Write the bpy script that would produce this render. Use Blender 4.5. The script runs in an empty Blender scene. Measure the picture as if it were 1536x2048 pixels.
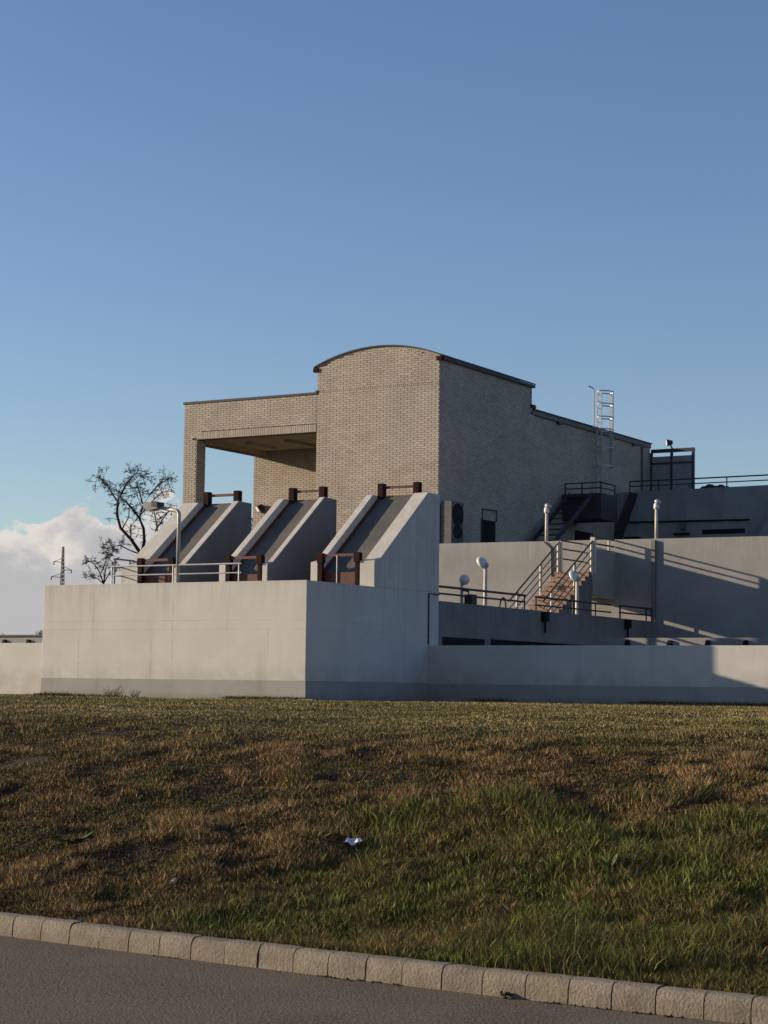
import bpy, bmesh, math, random
import numpy as np
from mathutils import Vector, Matrix

random.seed(7); rng = np.random.default_rng(7)
SC = bpy.context.scene
COL = SC.collection

# ------------------------------------------------------------------ camera
YAW, PITCH, ROLL, FPX = math.radians(30.533), math.radians(5.1765), math.radians(0.7506), 3900.0
f0 = Vector((-math.sin(YAW), math.cos(YAW), 0)); r0 = Vector((math.cos(YAW), math.sin(YAW), 0)); u0 = Vector((0, 0, 1))
fw = f0*math.cos(PITCH) + u0*math.sin(PITCH); up = -f0*math.sin(PITCH) + u0*math.cos(PITCH)
rt = r0*math.cos(ROLL) + up*math.sin(ROLL); up = -r0*math.sin(ROLL) + up*math.cos(ROLL)
cd = bpy.data.cameras.new("camera"); cam = bpy.data.objects.new("camera", cd); COL.objects.link(cam)
cd.sensor_fit = 'HORIZONTAL'; cd.sensor_width = 36.0; cd.lens = 36.0*FPX/1536.0
cd.clip_start = 0.1; cd.clip_end = 20000
M = Matrix((rt, up, -fw)).transposed().to_4x4(); M.translation = (0, 0, 1.75); cam.matrix_world = M
SC.camera = cam

# ------------------------------------------------------------------ light and exposure
SUN = Vector((1.0, 0.354, -0.262)).normalized()          # direction the light travels
ELEV = math.asin(-SUN.z); AZ = math.atan2(-SUN.x, -SUN.y)  # compass angle of the sun from +Y, clockwise
sd = bpy.data.lights.new("sun", 'SUN'); sd.energy = 5.0; sd.angle = math.radians(0.55); sd.color = (1.0, 0.815, 0.60)
so = bpy.data.objects.new("sun", sd); COL.objects.link(so); so.rotation_euler = SUN.to_track_quat('-Z', 'Y').to_euler()
SC.view_settings.view_transform = 'Standard'; SC.view_settings.look = 'None'
SC.view_settings.exposure = 0.47; SC.view_settings.gamma = 1.0; SC.view_settings.use_curve_mapping = False

world = bpy.data.worlds.new("World"); SC.world = world; world.use_nodes = True
def build_world():
    nt = world.node_tree; N = nt.nodes; L = nt.links; N.clear()
    def nd(t, **k):
        n = N.new(t)
        for a, v in k.items(): setattr(n, a, v)
        return n
    def math_(op, a, b=None, c=None, clamp=False):
        n = nd('ShaderNodeMath', operation=op, use_clamp=clamp)
        for i, v in enumerate((a, b, c)):
            if v is None: continue
            if isinstance(v, (int, float)): n.inputs[i].default_value = v
            else: L.new(v, n.inputs[i])
        return n.outputs[0]
    out = nd('ShaderNodeOutputWorld'); bg = nd('ShaderNodeBackground'); bg.inputs['Strength'].default_value = SKY_STRENGTH
    sky = nd('ShaderNodeTexSky', sky_type='NISHITA'); sky.sun_disc = False
    sky.sun_elevation = ELEV; sky.sun_rotation = AZ
    sky.air_density = 1.0; sky.dust_density = 0.35; sky.ozone_density = 1.5; sky.altitude = 200
    hs = nd('ShaderNodeHueSaturation'); hs.inputs['Saturation'].default_value = SKY_SAT; hs.inputs['Value'].default_value = 1.03
    hs.inputs['Hue'].default_value = SKY_HUE
    wb = nd('ShaderNodeMix', data_type='RGBA', blend_type='MULTIPLY'); wb.inputs[0].default_value = 1.0; wb.inputs[7].default_value = (0.81, 0.85, 0.975, 1)
    L.new(sky.outputs[0], wb.inputs[6]); L.new(wb.outputs[2], hs.inputs['Color'])
    # a bank of cumulus low along the whole horizon
    tc = nd('ShaderNodeTexCoord'); sep = nd('ShaderNodeSeparateXYZ'); L.new(tc.outputs['Generated'], sep.inputs[0])
    el = math_('ARCSINE', sep.outputs[2])
    az = math_('ARCTAN2', sep.outputs[0], sep.outputs[1])
    comb = nd('ShaderNodeCombineXYZ')
    L.new(az, comb.inputs[0]); L.new(math_('MULTIPLY', el, 1.35), comb.inputs[1])
    def noise(scale, det, rough, off=0.0, src=None, dist=0.0):
        mp = nd('ShaderNodeMapping'); mp.inputs['Location'].default_value = (off, off*0.7, off*0.3)
        L.new(src or comb.outputs[0], mp.inputs[0])
        n = nd('ShaderNodeTexNoise'); n.inputs['Scale'].default_value = scale; n.inputs['Detail'].default_value = det
        n.inputs['Roughness'].default_value = rough; n.inputs['Distortion'].default_value = dist
        L.new(mp.outputs[0], n.inputs['Vector']); return n.outputs[0]
    low = noise(6.5, 1.0, 0.5, CLOUD_OFF)
    mid = noise(30.0, 7.0, 0.58, 3.1, dist=0.3)
    top = math_('ADD', math_('MULTIPLY', math_('SUBTRACT', low, 0.5), 0.10), CLOUD_TOP)     # elevation of the cloud tops
    d = math_('SUBTRACT', top, el)
    d2 = math_('ADD', d, math_('MULTIPLY', math_('SUBTRACT', mid, 0.5), 0.10))
    cov = nd('ShaderNodeMapRange', interpolation_type='SMOOTHSTEP'); L.new(d2, cov.inputs[0])
    cov.inputs[1].default_value = 0.0; cov.inputs[2].default_value = 0.006
    # bright heads, greyer bodies
    head = nd('ShaderNodeMapRange', interpolation_type='SMOOTHSTEP')
    hv = math_('ADD', d2, math_('MULTIPLY', math_('SUBTRACT', noise(26.0, 5.0, 0.6, 9.0, dist=0.3), 0.5), 0.09)); L.new(hv, head.inputs[0])
    head.inputs[1].default_value = 0.003; head.inputs[2].default_value = 0.034
    cr = nd('ShaderNodeMix', data_type='RGBA'); L.new(head.outputs[0], cr.inputs[0])
    cr.inputs[6].default_value = CLOUD_HI; cr.inputs[7].default_value = CLOUD_LO
    mx = nd('ShaderNodeMix', data_type='RGBA'); L.new(math_('MULTIPLY', cov.outputs[0], 0.93), mx.inputs[0])
    L.new(hs.outputs[0], mx.inputs[6]); L.new(cr.outputs[2], mx.inputs[7])
    L.new(mx.outputs[2], bg.inputs[0]); L.new(bg.outputs[0], out.inputs[0])
SKY_STRENGTH = 0.10; SKY_SAT = 1.05; SKY_HUE = 0.505
CLOUD_OFF = 0.9; CLOUD_TOP = 0.0835
CLOUD_HI = (5.7, 5.2, 4.85, 1); CLOUD_LO = (3.5, 3.45, 3.55, 1)
build_world()

# ------------------------------------------------------------------ materials
def nodes(m):
    m.use_nodes = True; nt = m.node_tree; nt.nodes.clear(); return nt
def new_mat(name, col, col2=None, scale=3.0, rough=0.8, bump=0.0, bump_scale=60.0, streak=0.0, streak_col=(0.2, 0.18, 0.15),
            metallic=0.0, attr=None, spec=0.3, detail=6.0, speck=0.0, joint_z=None, drip=None, cracks=None, foot=None, grain=0.0, grain_scale=45.0):
    m = bpy.data.materials.new(name); nt = nodes(m); N = nt.nodes; L = nt.links
    out = N.new('ShaderNodeOutputMaterial'); b = N.new('ShaderNodeBsdfPrincipled'); L.new(b.outputs[0], out.inputs[0])
    b.inputs['Roughness'].default_value = rough; b.inputs['Metallic'].default_value = metallic
    b.inputs['Specular IOR Level'].default_value = spec
    geo = N.new('ShaderNodeNewGeometry')
    def noise(s, det=detail, r=0.6, stretch=None):
        mp = N.new('ShaderNodeMapping'); L.new(geo.outputs['Position'], mp.inputs[0])
        if stretch: mp.inputs['Scale'].default_value = stretch
        n = N.new('ShaderNodeTexNoise'); n.inputs['Scale'].default_value = s; n.inputs['Detail'].default_value = det
        n.inputs['Roughness'].default_value = r; L.new(mp.outputs[0], n.inputs['Vector']); return n.outputs[0]
    def mix(f, a, c, mode='MIX'):
        n = N.new('ShaderNodeMix'); n.data_type = 'RGBA'; n.blend_type = mode
        if isinstance(f, float): n.inputs[0].default_value = f
        else: L.new(f, n.inputs[0])
        for i, v in ((6, a), (7, c)):
            if isinstance(v, tuple): n.inputs[i].default_value = (*v, 1) if len(v) == 3 else v
            else: L.new(v, n.inputs[i])
        return n.outputs[2]
    def ramp(src, a, c):
        n = N.new('ShaderNodeMapRange'); n.interpolation_type = 'SMOOTHSTEP'; L.new(src, n.inputs[0])
        n.inputs[1].default_value = a; n.inputs[2].default_value = c; return n.outputs[0]
    def mul(src, k):
        n = N.new('ShaderNodeMath'); n.operation = 'MULTIPLY'; L.new(src, n.inputs[0])
        if isinstance(k, float): n.inputs[1].default_value = k
        else: L.new(k, n.inputs[1])
        return n.outputs[0]
    c = mix(ramp(noise(scale), 0.3, 0.7), tuple(col), tuple(col2 or col))
    if attr:
        at = N.new('ShaderNodeAttribute'); at.attribute_name = attr
        c = mix(1.0, c, at.outputs['Color'], 'MULTIPLY') if attr == 'tint' else mix(1.0, at.outputs['Color'], c, 'MULTIPLY')
    if streak > 0:
        s = mul(ramp(noise(1.6, 5.0, 0.62, (3.2, 3.2, 0.16)), 0.50, 0.78), ramp(noise(0.7, 3.0), 0.35, 0.65))
        c = mix(mul(s, streak), c, tuple(streak_col))
    if speck > 0:
        s = ramp(noise(14.0, 3.0, 0.5), 0.66, 0.76); c = mix(mul(s, speck), c, tuple(streak_col))
    if joint_z:
        sp = N.new('ShaderNodeSeparateXYZ'); L.new(geo.outputs['Position'], sp.inputs[0])
        for z in joint_z:
            n = N.new('ShaderNodeMath'); n.operation = 'COMPARE'; L.new(sp.outputs[2], n.inputs[0]); n.inputs[1].default_value = z; n.inputs[2].default_value = 0.008
            c = mix(mul(mul(n.outputs[0], 0.35), ramp(noise(1.2), 0.35, 0.6)), c, tuple(streak_col))
    def sepz():
        sp = N.new('ShaderNodeSeparateXYZ'); L.new(geo.outputs['Position'], sp.inputs[0]); return sp
    if drip:                                   # water marks hanging from a top edge, and splashed dirt above the ground
        sp = sepz()
        f = mul(ramp(sp.outputs[2], drip[0]-drip[1], drip[0]), ramp(noise(2.2, 6.0, 0.65, (4.5, 4.5, 0.10)), 0.42, 0.72)); c = mix(mul(f, drip[2]), c, tuple(streak_col))
        f = mul(ramp(sp.outputs[2], drip[0]-0.10, drip[0]), ramp(noise(3.0, 4.0), 0.3, 0.6)); c = mix(mul(f, drip[2]*0.5), c, tuple(streak_col))
    if foot:
        sp = sepz(); f = mul(ramp(sp.outputs[2], foot[0]+foot[1], foot[0]), ramp(noise(2.6, 5.0), 0.30, 0.62)); c = mix(mul(f, foot[2]), c, (0.16, 0.125, 0.08))
    if cracks:
        sp = sepz(); off = N.new('ShaderNodeMath'); off.operation = 'MULTIPLY_ADD'; L.new(noise(2.5, 5.0, 0.7), off.inputs[0]); off.inputs[1].default_value = 0.10
        L.new(sp.outputs[0], off.inputs[2])
        for i, (cx_, za_, zb_, wd) in enumerate(cracks):
            n = N.new('ShaderNodeMath'); n.operation = 'COMPARE'; L.new(off.outputs[0], n.inputs[0]); n.inputs[1].default_value = cx_ + 0.05; n.inputs[2].default_value = wd
            f = mul(mul(n.outputs[0], ramp(sp.outputs[2], za_-0.15, za_+0.15)), ramp(sp.outputs[2], zb_+0.15, zb_-0.15)); c = mix(mul(mul(f, ramp(noise(5.0, 3.0), 0.35, 0.55)), 0.55), c, tuple(streak_col))
    if grain > 0:
        c = mix(mul(ramp(noise(grain_scale, 3.0, 0.7), 0.40, 0.62), grain), c, tuple(streak_col))
    L.new(c, b.inputs['Base Color'])
    if bump > 0:
        bp = N.new('ShaderNodeBump'); bp.inputs['Strength'].default_value = bump; bp.inputs['Distance'].default_value = 0.02
        L.new(noise(bump_scale, 5.0), bp.inputs['Height']); L.new(bp.outputs[0], b.inputs['Normal'])
    return m

MAT = {}
MAT['white'] = new_mat('white_painted_concrete', (0.555, 0.54, 0.49), (0.50, 0.485, 0.435), 0.9, 0.85, 0.25, 30, 0.36, (0.30, 0.255, 0.19), speck=0.14, joint_z=(3.02, 3.22), drip=(4.08, 0.8, 0.34), foot=(1.9, 0.5, 0.25), cracks=[(-29.2, 1.9, 2.9, 0.012), (-28.9, 3.3, 4.1, 0.010), (-27.1, 1.5, 2.8, 0.012), (-26.5, 1.5, 3.6, 0.010), (-25.0, 3.0, 3.5, 0.009), (-23.9, 2.4, 3.3, 0.009)])
MAT['plinth'] = new_mat('grey_plinth_paint', (0.32, 0.315, 0.285), (0.275, 0.27, 0.245), 1.2, 0.85, 0.25, 30, 0.45, (0.19, 0.165, 0.125), speck=0.15, foot=(1.45, 0.22, 0.6))
MAT['concrete'] = new_mat('bare_concrete', (0.24, 0.23, 0.215), (0.18, 0.173, 0.16), 1.1, 0.9, 0.3, 25, 0.6, (0.10, 0.095, 0.085), speck=0.25, drip=(3.9, 0.7, 0.55))
MAT['dark_concrete'] = new_mat('weathered_concrete', (0.30, 0.295, 0.28), (0.24, 0.235, 0.225), 1.3, 0.9, 0.3, 25, 0.6, (0.07, 0.065, 0.06), speck=0.2)
MAT['wall_render'] = new_mat('grey_render', (0.30, 0.292, 0.275), (0.25, 0.243, 0.228), 0.8, 0.9, 0.3, 22, 0.55, (0.40, 0.385, 0.35), speck=0.16, drip=(6.44, 0.9, 0.3))
MAT['brick'] = new_mat('cream_brick', (0.45, 0.39, 0.315), (0.385, 0.332, 0.265), 0.8, 0.85, 0.2, 80, 0.30, (0.22, 0.185, 0.145), attr='tint')
MAT['mortar'] = new_mat('dark_mortar', (0.15, 0.125, 0.10), (0.11, 0.092, 0.074), 6.0, 0.95)
MAT['soffit'] = new_mat('soffit_plaster', (0.36, 0.31, 0.23), (0.30, 0.26, 0.19), 1.5, 0.9)
MAT['roof'] = new_mat('dark_roof_sheet', (0.045, 0.04, 0.045), (0.03, 0.028, 0.03), 4.0, 0.6)
MAT['fascia'] = new_mat('grey_fascia', (0.20, 0.18, 0.16), (0.16, 0.145, 0.13), 2.0, 0.8)
MAT['brown'] = new_mat('brown_red_paint', (0.105, 0.036, 0.027), (0.07, 0.026, 0.02), 5.0, 0.6, streak=0.4, streak_col=(0.04, 0.02, 0.015))
MAT['sheet'] = new_mat('grey_sheet', (0.135, 0.125, 0.11), (0.10, 0.093, 0.082), 1.2, 0.62, 0.0, streak=0.3, streak_col=(0.20, 0.18, 0.155), spec=0.2)
MAT['metal'] = new_mat('galvanised_steel', (0.46, 0.45, 0.43), (0.36, 0.35, 0.33), 6.0, 0.5, metallic=0.35)
MAT['cream_metal'] = new_mat('cream_painted_steel', (0.58, 0.52, 0.42), (0.50, 0.44, 0.35), 6.0, 0.55, streak=0.3, streak_col=(0.25, 0.14, 0.07))
MAT['dark_metal'] = new_mat('dark_painted_steel', (0.055, 0.05, 0.052), (0.04, 0.037, 0.04), 6.0, 0.6)
MAT['terrace'] = new_mat('dark_terrace_gravel', (0.09, 0.085, 0.08), (0.06, 0.057, 0.054), 2.0, 0.95)
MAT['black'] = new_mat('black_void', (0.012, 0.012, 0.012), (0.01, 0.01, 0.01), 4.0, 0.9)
MAT['lamp_white'] = new_mat('lamp_opal', (0.72, 0.70, 0.66), (0.66, 0.64, 0.60), 4.0, 0.35)
MAT['tile'] = new_mat('brown_stair_tile', (0.33, 0.225, 0.165), (0.26, 0.175, 0.125), 5.0, 0.8, 0.2, 40, streak=0.3, streak_col=(0.15, 0.09, 0.06))
MAT['side_shade'] = new_mat('side_shade_grey', (0.185, 0.18, 0.178), (0.155, 0.15, 0.148), 1.1, 0.9, 0.3, 25, 0.4, (0.18, 0.17, 0.15), speck=0.1)  # dark tone keeps the chute sides in shade, for the added slabs only
MAT['brown_dark'] = new_mat('dark_brown_paint', (0.030, 0.0095, 0.008), (0.02, 0.008, 0.007), 5.0, 0.8, spec=0.08)
MAT['glass'] = new_mat('lamp_glass', (0.35, 0.34, 0.28), (0.28, 0.27, 0.22), 8.0, 0.2)
MAT['asphalt'] = new_mat('asphalt', (0.125, 0.102, 0.075), (0.084, 0.068, 0.051), 1.1, 0.92, 1.0, 55, speck=0.2, streak_col=(0.20, 0.175, 0.145), grain=0.75, grain_scale=42.0, spec=0.1)
MAT['kerb'] = new_mat('kerb_concrete', (0.255, 0.225, 0.175), (0.165, 0.143, 0.108), 4.5, 0.9, 0.6, 60, attr='tint', speck=0.5, streak_col=(0.15, 0.125, 0.09), grain=0.4, grain_scale=38.0, foot=(0.0, 0.07, 0.55))
MAT['bark'] = new_mat('dark_bark', (0.050, 0.040, 0.033), (0.035, 0.028, 0.024), 8.0, 0.9)
MAT['soil'] = new_mat('turf_soil', (0.075, 0.046, 0.020), (0.040, 0.028, 0.012), 1.4, 0.95, 1.0, 30, speck=0.4, streak_col=(0.020, 0.016, 0.008), grain=0.75, grain_scale=24.0)
MAT['blade'] = new_mat('grass_blade', (1.0, 0.97, 0.80), (0.82, 0.80, 0.66), 2.0, 0.85, attr='blade_col', spec=0.1)
MAT['leaf'] = new_mat('weed_leaf', (0.085, 0.13, 0.035), (0.06, 0.10, 0.025), 9.0, 0.55)
MAT['plastic'] = new_mat('white_plastic', (0.72, 0.72, 0.74), (0.60, 0.60, 0.63), 12.0, 0.4)
MAT['ac'] = new_mat('ac_casing', (0.12, 0.117, 0.11), (0.09, 0.088, 0.084), 4.0, 0.7)
MAT['far_green'] = new_mat('far_twigs', (0.10, 0.085, 0.07), (0.075, 0.065, 0.05), 1.0, 0.9)

# ------------------------------------------------------------------ helpers
def root_loc(o):
    v = Vector((0, 0, 0))
    while o is not None: v += o.location; o = o.parent
    return v
class MB:
    """collects shapes in world coordinates; build() links them as ONE mesh object"""
    def __init__(s): s.v = []; s.f = []; s.c = []
    def add(s, vs, fs, col=None):
        n = len(s.v); s.v += [tuple(p) for p in vs]; s.f += [tuple(i+n for i in f) for f in fs]
        s.c += [col]*len(fs); return s
    def box(s, x0, x1, y0, y1, z0, z1, col=None):
        return s.add([(x0,y0,z0),(x1,y0,z0),(x1,y1,z0),(x0,y1,z0),(x0,y0,z1),(x1,y0,z1),(x1,y1,z1),(x0,y1,z1)],
                     [(0,3,2,1),(4,5,6,7),(0,1,5,4),(1,2,6,5),(2,3,7,6),(3,0,4,7)], col)
    def prism(s, poly, axis, a, b, col=None):
        """poly: 2D points; axis 'x': (y,z) along x, 'y': (x,z) along y, 'z': (x,y) along z"""
        def P(p, t): return {'x': (t,p[0],p[1]), 'y': (p[0],t,p[1]), 'z': (p[0],p[1],t)}[axis]
        n = len(poly); vs = [P(p,a) for p in poly] + [P(p,b) for p in poly]
        fs = [tuple(range(n)), tuple(range(2*n-1, n-1, -1))] + [(i, i+n, (i+1)%n+n, (i+1)%n) for i in range(n)]
        return s.add(vs, fs, col)
    def tube(s, pts, r, seg=8, r2=None):
        pts = [Vector(p) for p in pts]; r2 = r if r2 is None else r2; k = len(pts); rings = []
        for i, p in enumerate(pts):
            t = (pts[min(i+1,k-1)] - pts[max(i-1,0)]).normalized()
            a = t.cross(Vector((0,0,1)) if abs(t.z) < 0.9 else Vector((1,0,0))).normalized(); b = t.cross(a)
            rr = r + (r2-r)*i/max(1,k-1)
            rings.append([p + (a*math.cos(2*math.pi*j/seg) + b*math.sin(2*math.pi*j/seg))*rr for j in range(seg)])
        vs = [q for R in rings for q in R]; fs = []
        for i in range(k-1):
            for j in range(seg):
                fs.append((i*seg+j, i*seg+(j+1)%seg, (i+1)*seg+(j+1)%seg, (i+1)*seg+j))
        fs.append(tuple(range(seg-1,-1,-1))); fs.append(tuple((k-1)*seg+j for j in range(seg)))
        return s.add(vs, fs)
    def beam(s, p, q, w, h):
        """rectangular bar from p to q"""
        p = Vector(p); q = Vector(q); t = (q-p).normalized()
        a = t.cross(Vector((0,0,1)) if abs(t.z) < 0.95 else Vector((0,1,0))).normalized()*w/2; b = t.cross(a).normalized()*h/2
        vs = [p-a-b, p+a-b, p+a+b, p-a+b, q-a-b, q+a-b, q+a+b, q-a+b]
        return s.add(vs, [(0,1,2,3),(7,6,5,4),(0,4,5,1),(1,5,6,2),(2,6,7,3),(3,7,4,0)])
    def ball(s, c, r, squash=(1,1,1), rot=None, seg=14, rings=8):
        c = Vector(c); vs = []; fs = []
        for i in range(rings+1):
            th = math.pi*i/rings
            for j in range(seg):
                ph = 2*math.pi*j/seg
                q = Vector((math.sin(th)*math.cos(ph)*squash[0], math.sin(th)*math.sin(ph)*squash[1], math.cos(th)*squash[2]))*r
                if rot: q = rot @ q
                vs.append(c+q)
        for i in range(rings):
            for j in range(seg): fs.append((i*seg+j, (i+1)*seg+j, (i+1)*seg+(j+1)%seg, i*seg+(j+1)%seg))
        return s.add(vs, fs)
    def build(s, name, mat, parent=None, smooth=False, bevel=0.0, loc=None, shade_auto=False):
        base = root_loc(parent) if parent else Vector(loc or (0,0,0))
        me = bpy.data.meshes.new(name); me.from_pydata([(x-base.x, y-base.y, z-base.z) for x,y,z in s.v], [], s.f)
        me.materials.append(MAT[mat] if isinstance(mat, str) else mat)
        bm = bmesh.new(); bm.from_mesh(me); bmesh.ops.recalc_face_normals(bm, faces=bm.faces)
        if bevel > 0:
            bmesh.ops.remove_doubles(bm, verts=bm.verts, dist=1e-5)
            bmesh.ops.bevel(bm, geom=[e for e in bm.edges if e.is_manifold and e.calc_face_angle(0) > 0.5], offset=bevel, segments=2, affect='EDGES', profile=0.6)
        bm.to_mesh(me); bm.free()
        if any(c is not None for c in s.c):
            ca = me.color_attributes.new('tint', 'FLOAT_COLOR', 'CORNER'); arr = np.ones((len(me.loops), 4), np.float32)
            for p, c in zip(me.polygons, s.c):
                if c is not None: arr[p.loop_start:p.loop_start+p.loop_total, :3] = c
            ca.data.foreach_set('color', arr.ravel())
        if smooth: me.polygons.foreach_set('use_smooth', [True]*len(me.polygons))
        o = bpy.data.objects.new(name, me); COL.objects.link(o)
        if parent: o.parent = parent
        else: o.location = base
        return o
def tag(o, label=None, cat=None, group=None, kind=None):
    if label: o['label'] = label
    if cat: o['category'] = cat
    if group: o['group'] = group
    if kind: o['kind'] = kind
    return o
def thing(name, loc, label, cat, group=None):
    o = bpy.data.objects.new(name, None); COL.objects.link(o); o.location = loc; o.empty_display_size = 0.3
    return tag(o, label, cat, group)
def part_box(name, mat, parent, x0, x1, y0, y1, z0, z1, bevel=0.0):
    return MB().box(x0,x1,y0,y1,z0,z1).build(name, mat, parent, bevel=bevel)

# ------------------------------------------------------------------ value noise for terrain and turf
class VN:
    def __init__(s, seed): s.t = np.random.default_rng(seed).random((256,256))
    def __call__(s, x, y, f):
        x = np.asarray(x)*f + 1000; y = np.asarray(y)*f + 1000
        i = np.floor(x).astype(int); j = np.floor(y).astype(int); u = x-i; v = y-j
        u = u*u*(3-2*u); v = v*v*(3-2*v); T = s.t
        a = T[i%256, j%256]; b = T[(i+1)%256, j%256]; c = T[i%256, (j+1)%256]; d = T[(i+1)%256, (j+1)%256]
        return a*(1-u)*(1-v) + b*u*(1-v) + c*(1-u)*v + d*u*v
    def fbm(s, x, y, f, o=4):
        r = 0; a = 0.5; n = 0
        for k in range(o): r = r + a*s(x, y, f*2**k); n += a; a *= 0.5
        return r/n
V1, V2, V3, V4 = VN(1), VN(2), VN(3), VN(4)
def kerb_y(x):
    d = np.clip(-3.6 - np.asarray(x, float), -3.0, 12.0); e = (-3.6 - np.asarray(x, float)) - d
    return 10.105 + 0.04*d + 0.008*d*d + e*np.where(e > 0, 0.232, -0.008)
def ground_z(x, y):
    t = np.maximum(np.asarray(y) - kerb_y(x) - 0.14, 0)
    h = 0.115 + 1.355*(1 - np.exp(-(t/5.6)**1.35))
    amp = np.clip(t/1.5, 0, 1)*np.clip((34-np.asarray(y))/12, 0.12, 1)
    rough = np.clip((24-np.asarray(y))/10, 0.1, 1)
    return h + amp*((V1.fbm(x, y, 0.55, 3)-0.5)*0.20) + amp*rough*((V2.fbm(x, y, 1.9, 2)-0.5)*0.17 + (V3(x, y, 5.5)-0.5)*0.05)
def smooth(x, a, b):
    t = np.clip((x-a)/(b-a), 0, 1); return t*t*(3-2*t)

# ================================================================== SETTING
# road
rd = MB(); rx = list(np.linspace(-15, 4, 60)); rx = [-300, -60] + rx + [60, 300]
for x0, x1 in zip(rx[:-1], rx[1:]):
    rd.add([(x0,-40,0),(x1,-40,0),(x1,float(kerb_y(x1))+0.05,0),(x0,float(kerb_y(x0))+0.05,0)], [(0,1,2,3)])
tag(rd.build('road', 'asphalt'), kind='structure')
# terrain sheet out to the horizon behind everything, below road and turf
g = MB(); g.add([(-6000,-6000,-0.12),(6000,-6000,-0.12),(6000,6000,-0.12),(-6000,6000,-0.12)], [(0,1,2,3)])
tag(g.build('terrain', 'soil'), kind='structure')
# grassy bank and plateau
def sheet():
    xs = np.unique(np.r_[-3000,-1500,-700,-350,-200,-120,-80,-60,-50,np.arange(-45,-14,0.5),np.arange(-14,3,0.11),np.arange(3,20,1.0),30,60,120,300,900,3000])
    ts = np.unique(np.r_[np.arange(0.0,12,0.11),np.arange(12,40,0.4),45,60,80,120,200,400,900,2500,6000])
    X, T = np.meshgrid(xs, ts); Y = kerb_y(np.clip(X,-60,40)) + 0.12 + T; Z = ground_z(X, Y)
    n, k = X.shape; vs = np.stack([X,Y,Z],-1).reshape(-1,3)
    i = np.arange(n*k).reshape(n,k); fs = np.stack([i[:-1,:-1],i[:-1,1:],i[1:,1:],i[1:,:-1]],-1).reshape(-1,4)
    me = bpy.data.meshes.new('grass_bank'); me.from_pydata(vs.tolist(), [], fs.tolist()); me.materials.append(MAT['soil'])
    me.polygons.foreach_set('use_smooth', [True]*len(me.polygons))
    o = bpy.data.objects.new('grass_bank', me); COL.objects.link(o); tag(o, kind='structure')
sheet()
# kerb: a bed with one object per stone
bed = MB()
for x0, x1 in zip(rx[2:-3], rx[3:-2]):
    bed.add([(x0,float(kerb_y(x0))-0.0,0.02),(x1,float(kerb_y(x1))-0.0,0.02),(x1,float(kerb_y(x1))+0.15,0.06),(x0,float(kerb_y(x0))+0.15,0.06)], [(0,1,2,3)])
bed = tag(bed.build('kerb', 'soil'), kind='structure')
prof = [(-0.030,-0.04),(-0.020,0.085),(-0.010,0.115),(0.008,0.133),(0.035,0.140),(0.12,0.138),(0.14,0.125),(0.14,-0.04)]
s = -0.9; k = 0
while s > -15.0:
    ln = 0.275 + random.uniform(-0.008, 0.008); gap = 0.011 if k % 2 == 0 else 0.005
    xa, xb = s - ln + gap/2, s - gap/2; mb = MB(); vs = []; nsub = 3
    dz = random.uniform(-0.003, 0.003); dy = random.uniform(-0.003, 0.003); tn = random.uniform(0.9, 1.08)
    tint = (tn, tn*random.uniform(0.96,1.0), tn*random.uniform(0.9,1.0))
    for q in range(nsub+1):
        x = xb + (xa-xb)*q/nsub; yk = float(kerb_y(x)); e = 0.0015 if q in (0, nsub) else 0
        for (a, z) in prof:
            j = random.uniform(-0.002, 0.002)
            vs.append((x, yk + a + dy + j + (e if a < 0.05 else -e), z + dz + random.uniform(-0.0012,0.0012) - (0.4*e if z > 0.1 else 0)))
    n = len(prof); fs = [tuple(range(n)), tuple(nsub*n + i for i in range(n-1,-1,-1))]
    for q in range(nsub):
        for i in range(n-1): fs.append((q*n+i, q*n+i+1, (q+1)*n+i+1, (q+1)*n+i))
    mb.add(vs, fs, tint); mb.build('kerb_stone', 'kerb', bed, smooth=False)
    s -= ln; k += 1

# ================================================================== BRICK BUILDING
XS, XL, YF = -30.53, -40.82, 55.23; XT = -35.27; ZL = 11.70
ARC = [(-35.27, 12.62), (-32.78, 13.10), (-30.53, 12.66)]
def circ(p, q, r):
    (ax,ay),(bx,by),(cx,cy) = p,q,r; d = 2*(ax*(by-cy)+bx*(cy-ay)+cx*(ay-by))
    ux = ((ax*ax+ay*ay)*(by-cy)+(bx*bx+by*by)*(cy-ay)+(cx*cx+cy*cy)*(ay-by))/d
    uy = ((ax*ax+ay*ay)*(cx-bx)+(bx*bx+by*by)*(ax-cx)+(cx*cx+cy*cy)*(bx-ax))/d
    return ux, uy, math.hypot(ax-ux, ay-uy)
ACX, ACZ, AR = circ(*ARC)
def arc_z(x): return ACZ + math.sqrt(max(AR*AR-(x-ACX)**2, 0))
bld = thing('brick_building', (-34.0, 60.0, 1.4), 'cream brick building with arched tower roof and open portal, above the white block', 'building')
IN = 0.016    # bricks stand this far proud of the mortar
wall = MB()
arcp = [(x, arc_z(x)) for x in np.linspace(XT+IN, XS-IN, 17)]
wall.prism([(XT+IN, 1.3), (XS-IN, 1.3)] + [(x, z-0.02) for x, z in reversed(arcp)], 'y', YF+IN, 62.08)
wall.box(XT+IN, XS-IN, 62.08, 72.86, 1.3, ZL-0.04)
wall.box(XL+0.01, XT+IN, 59.62+IN, 72.84, 1.3, ZL-0.05)
wall.box(XL+IN, -40.25-IN, YF+IN, 55.78, 1.3, 10.38)
wall.box(XL+IN, XT+IN, YF+IN, 55.70, 10.38+0.01, ZL-0.045)
wall.box(XL+0.012, -40.25, 55.70, 59.62+IN, 10.29, ZL-0.047)
wall = wall.build('wall', 'mortar', bld)
part_box('soffit', 'soffit', bld, -40.25, XT+IN, 55.70, 59.62+IN, 10.45, 10.75)
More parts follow.
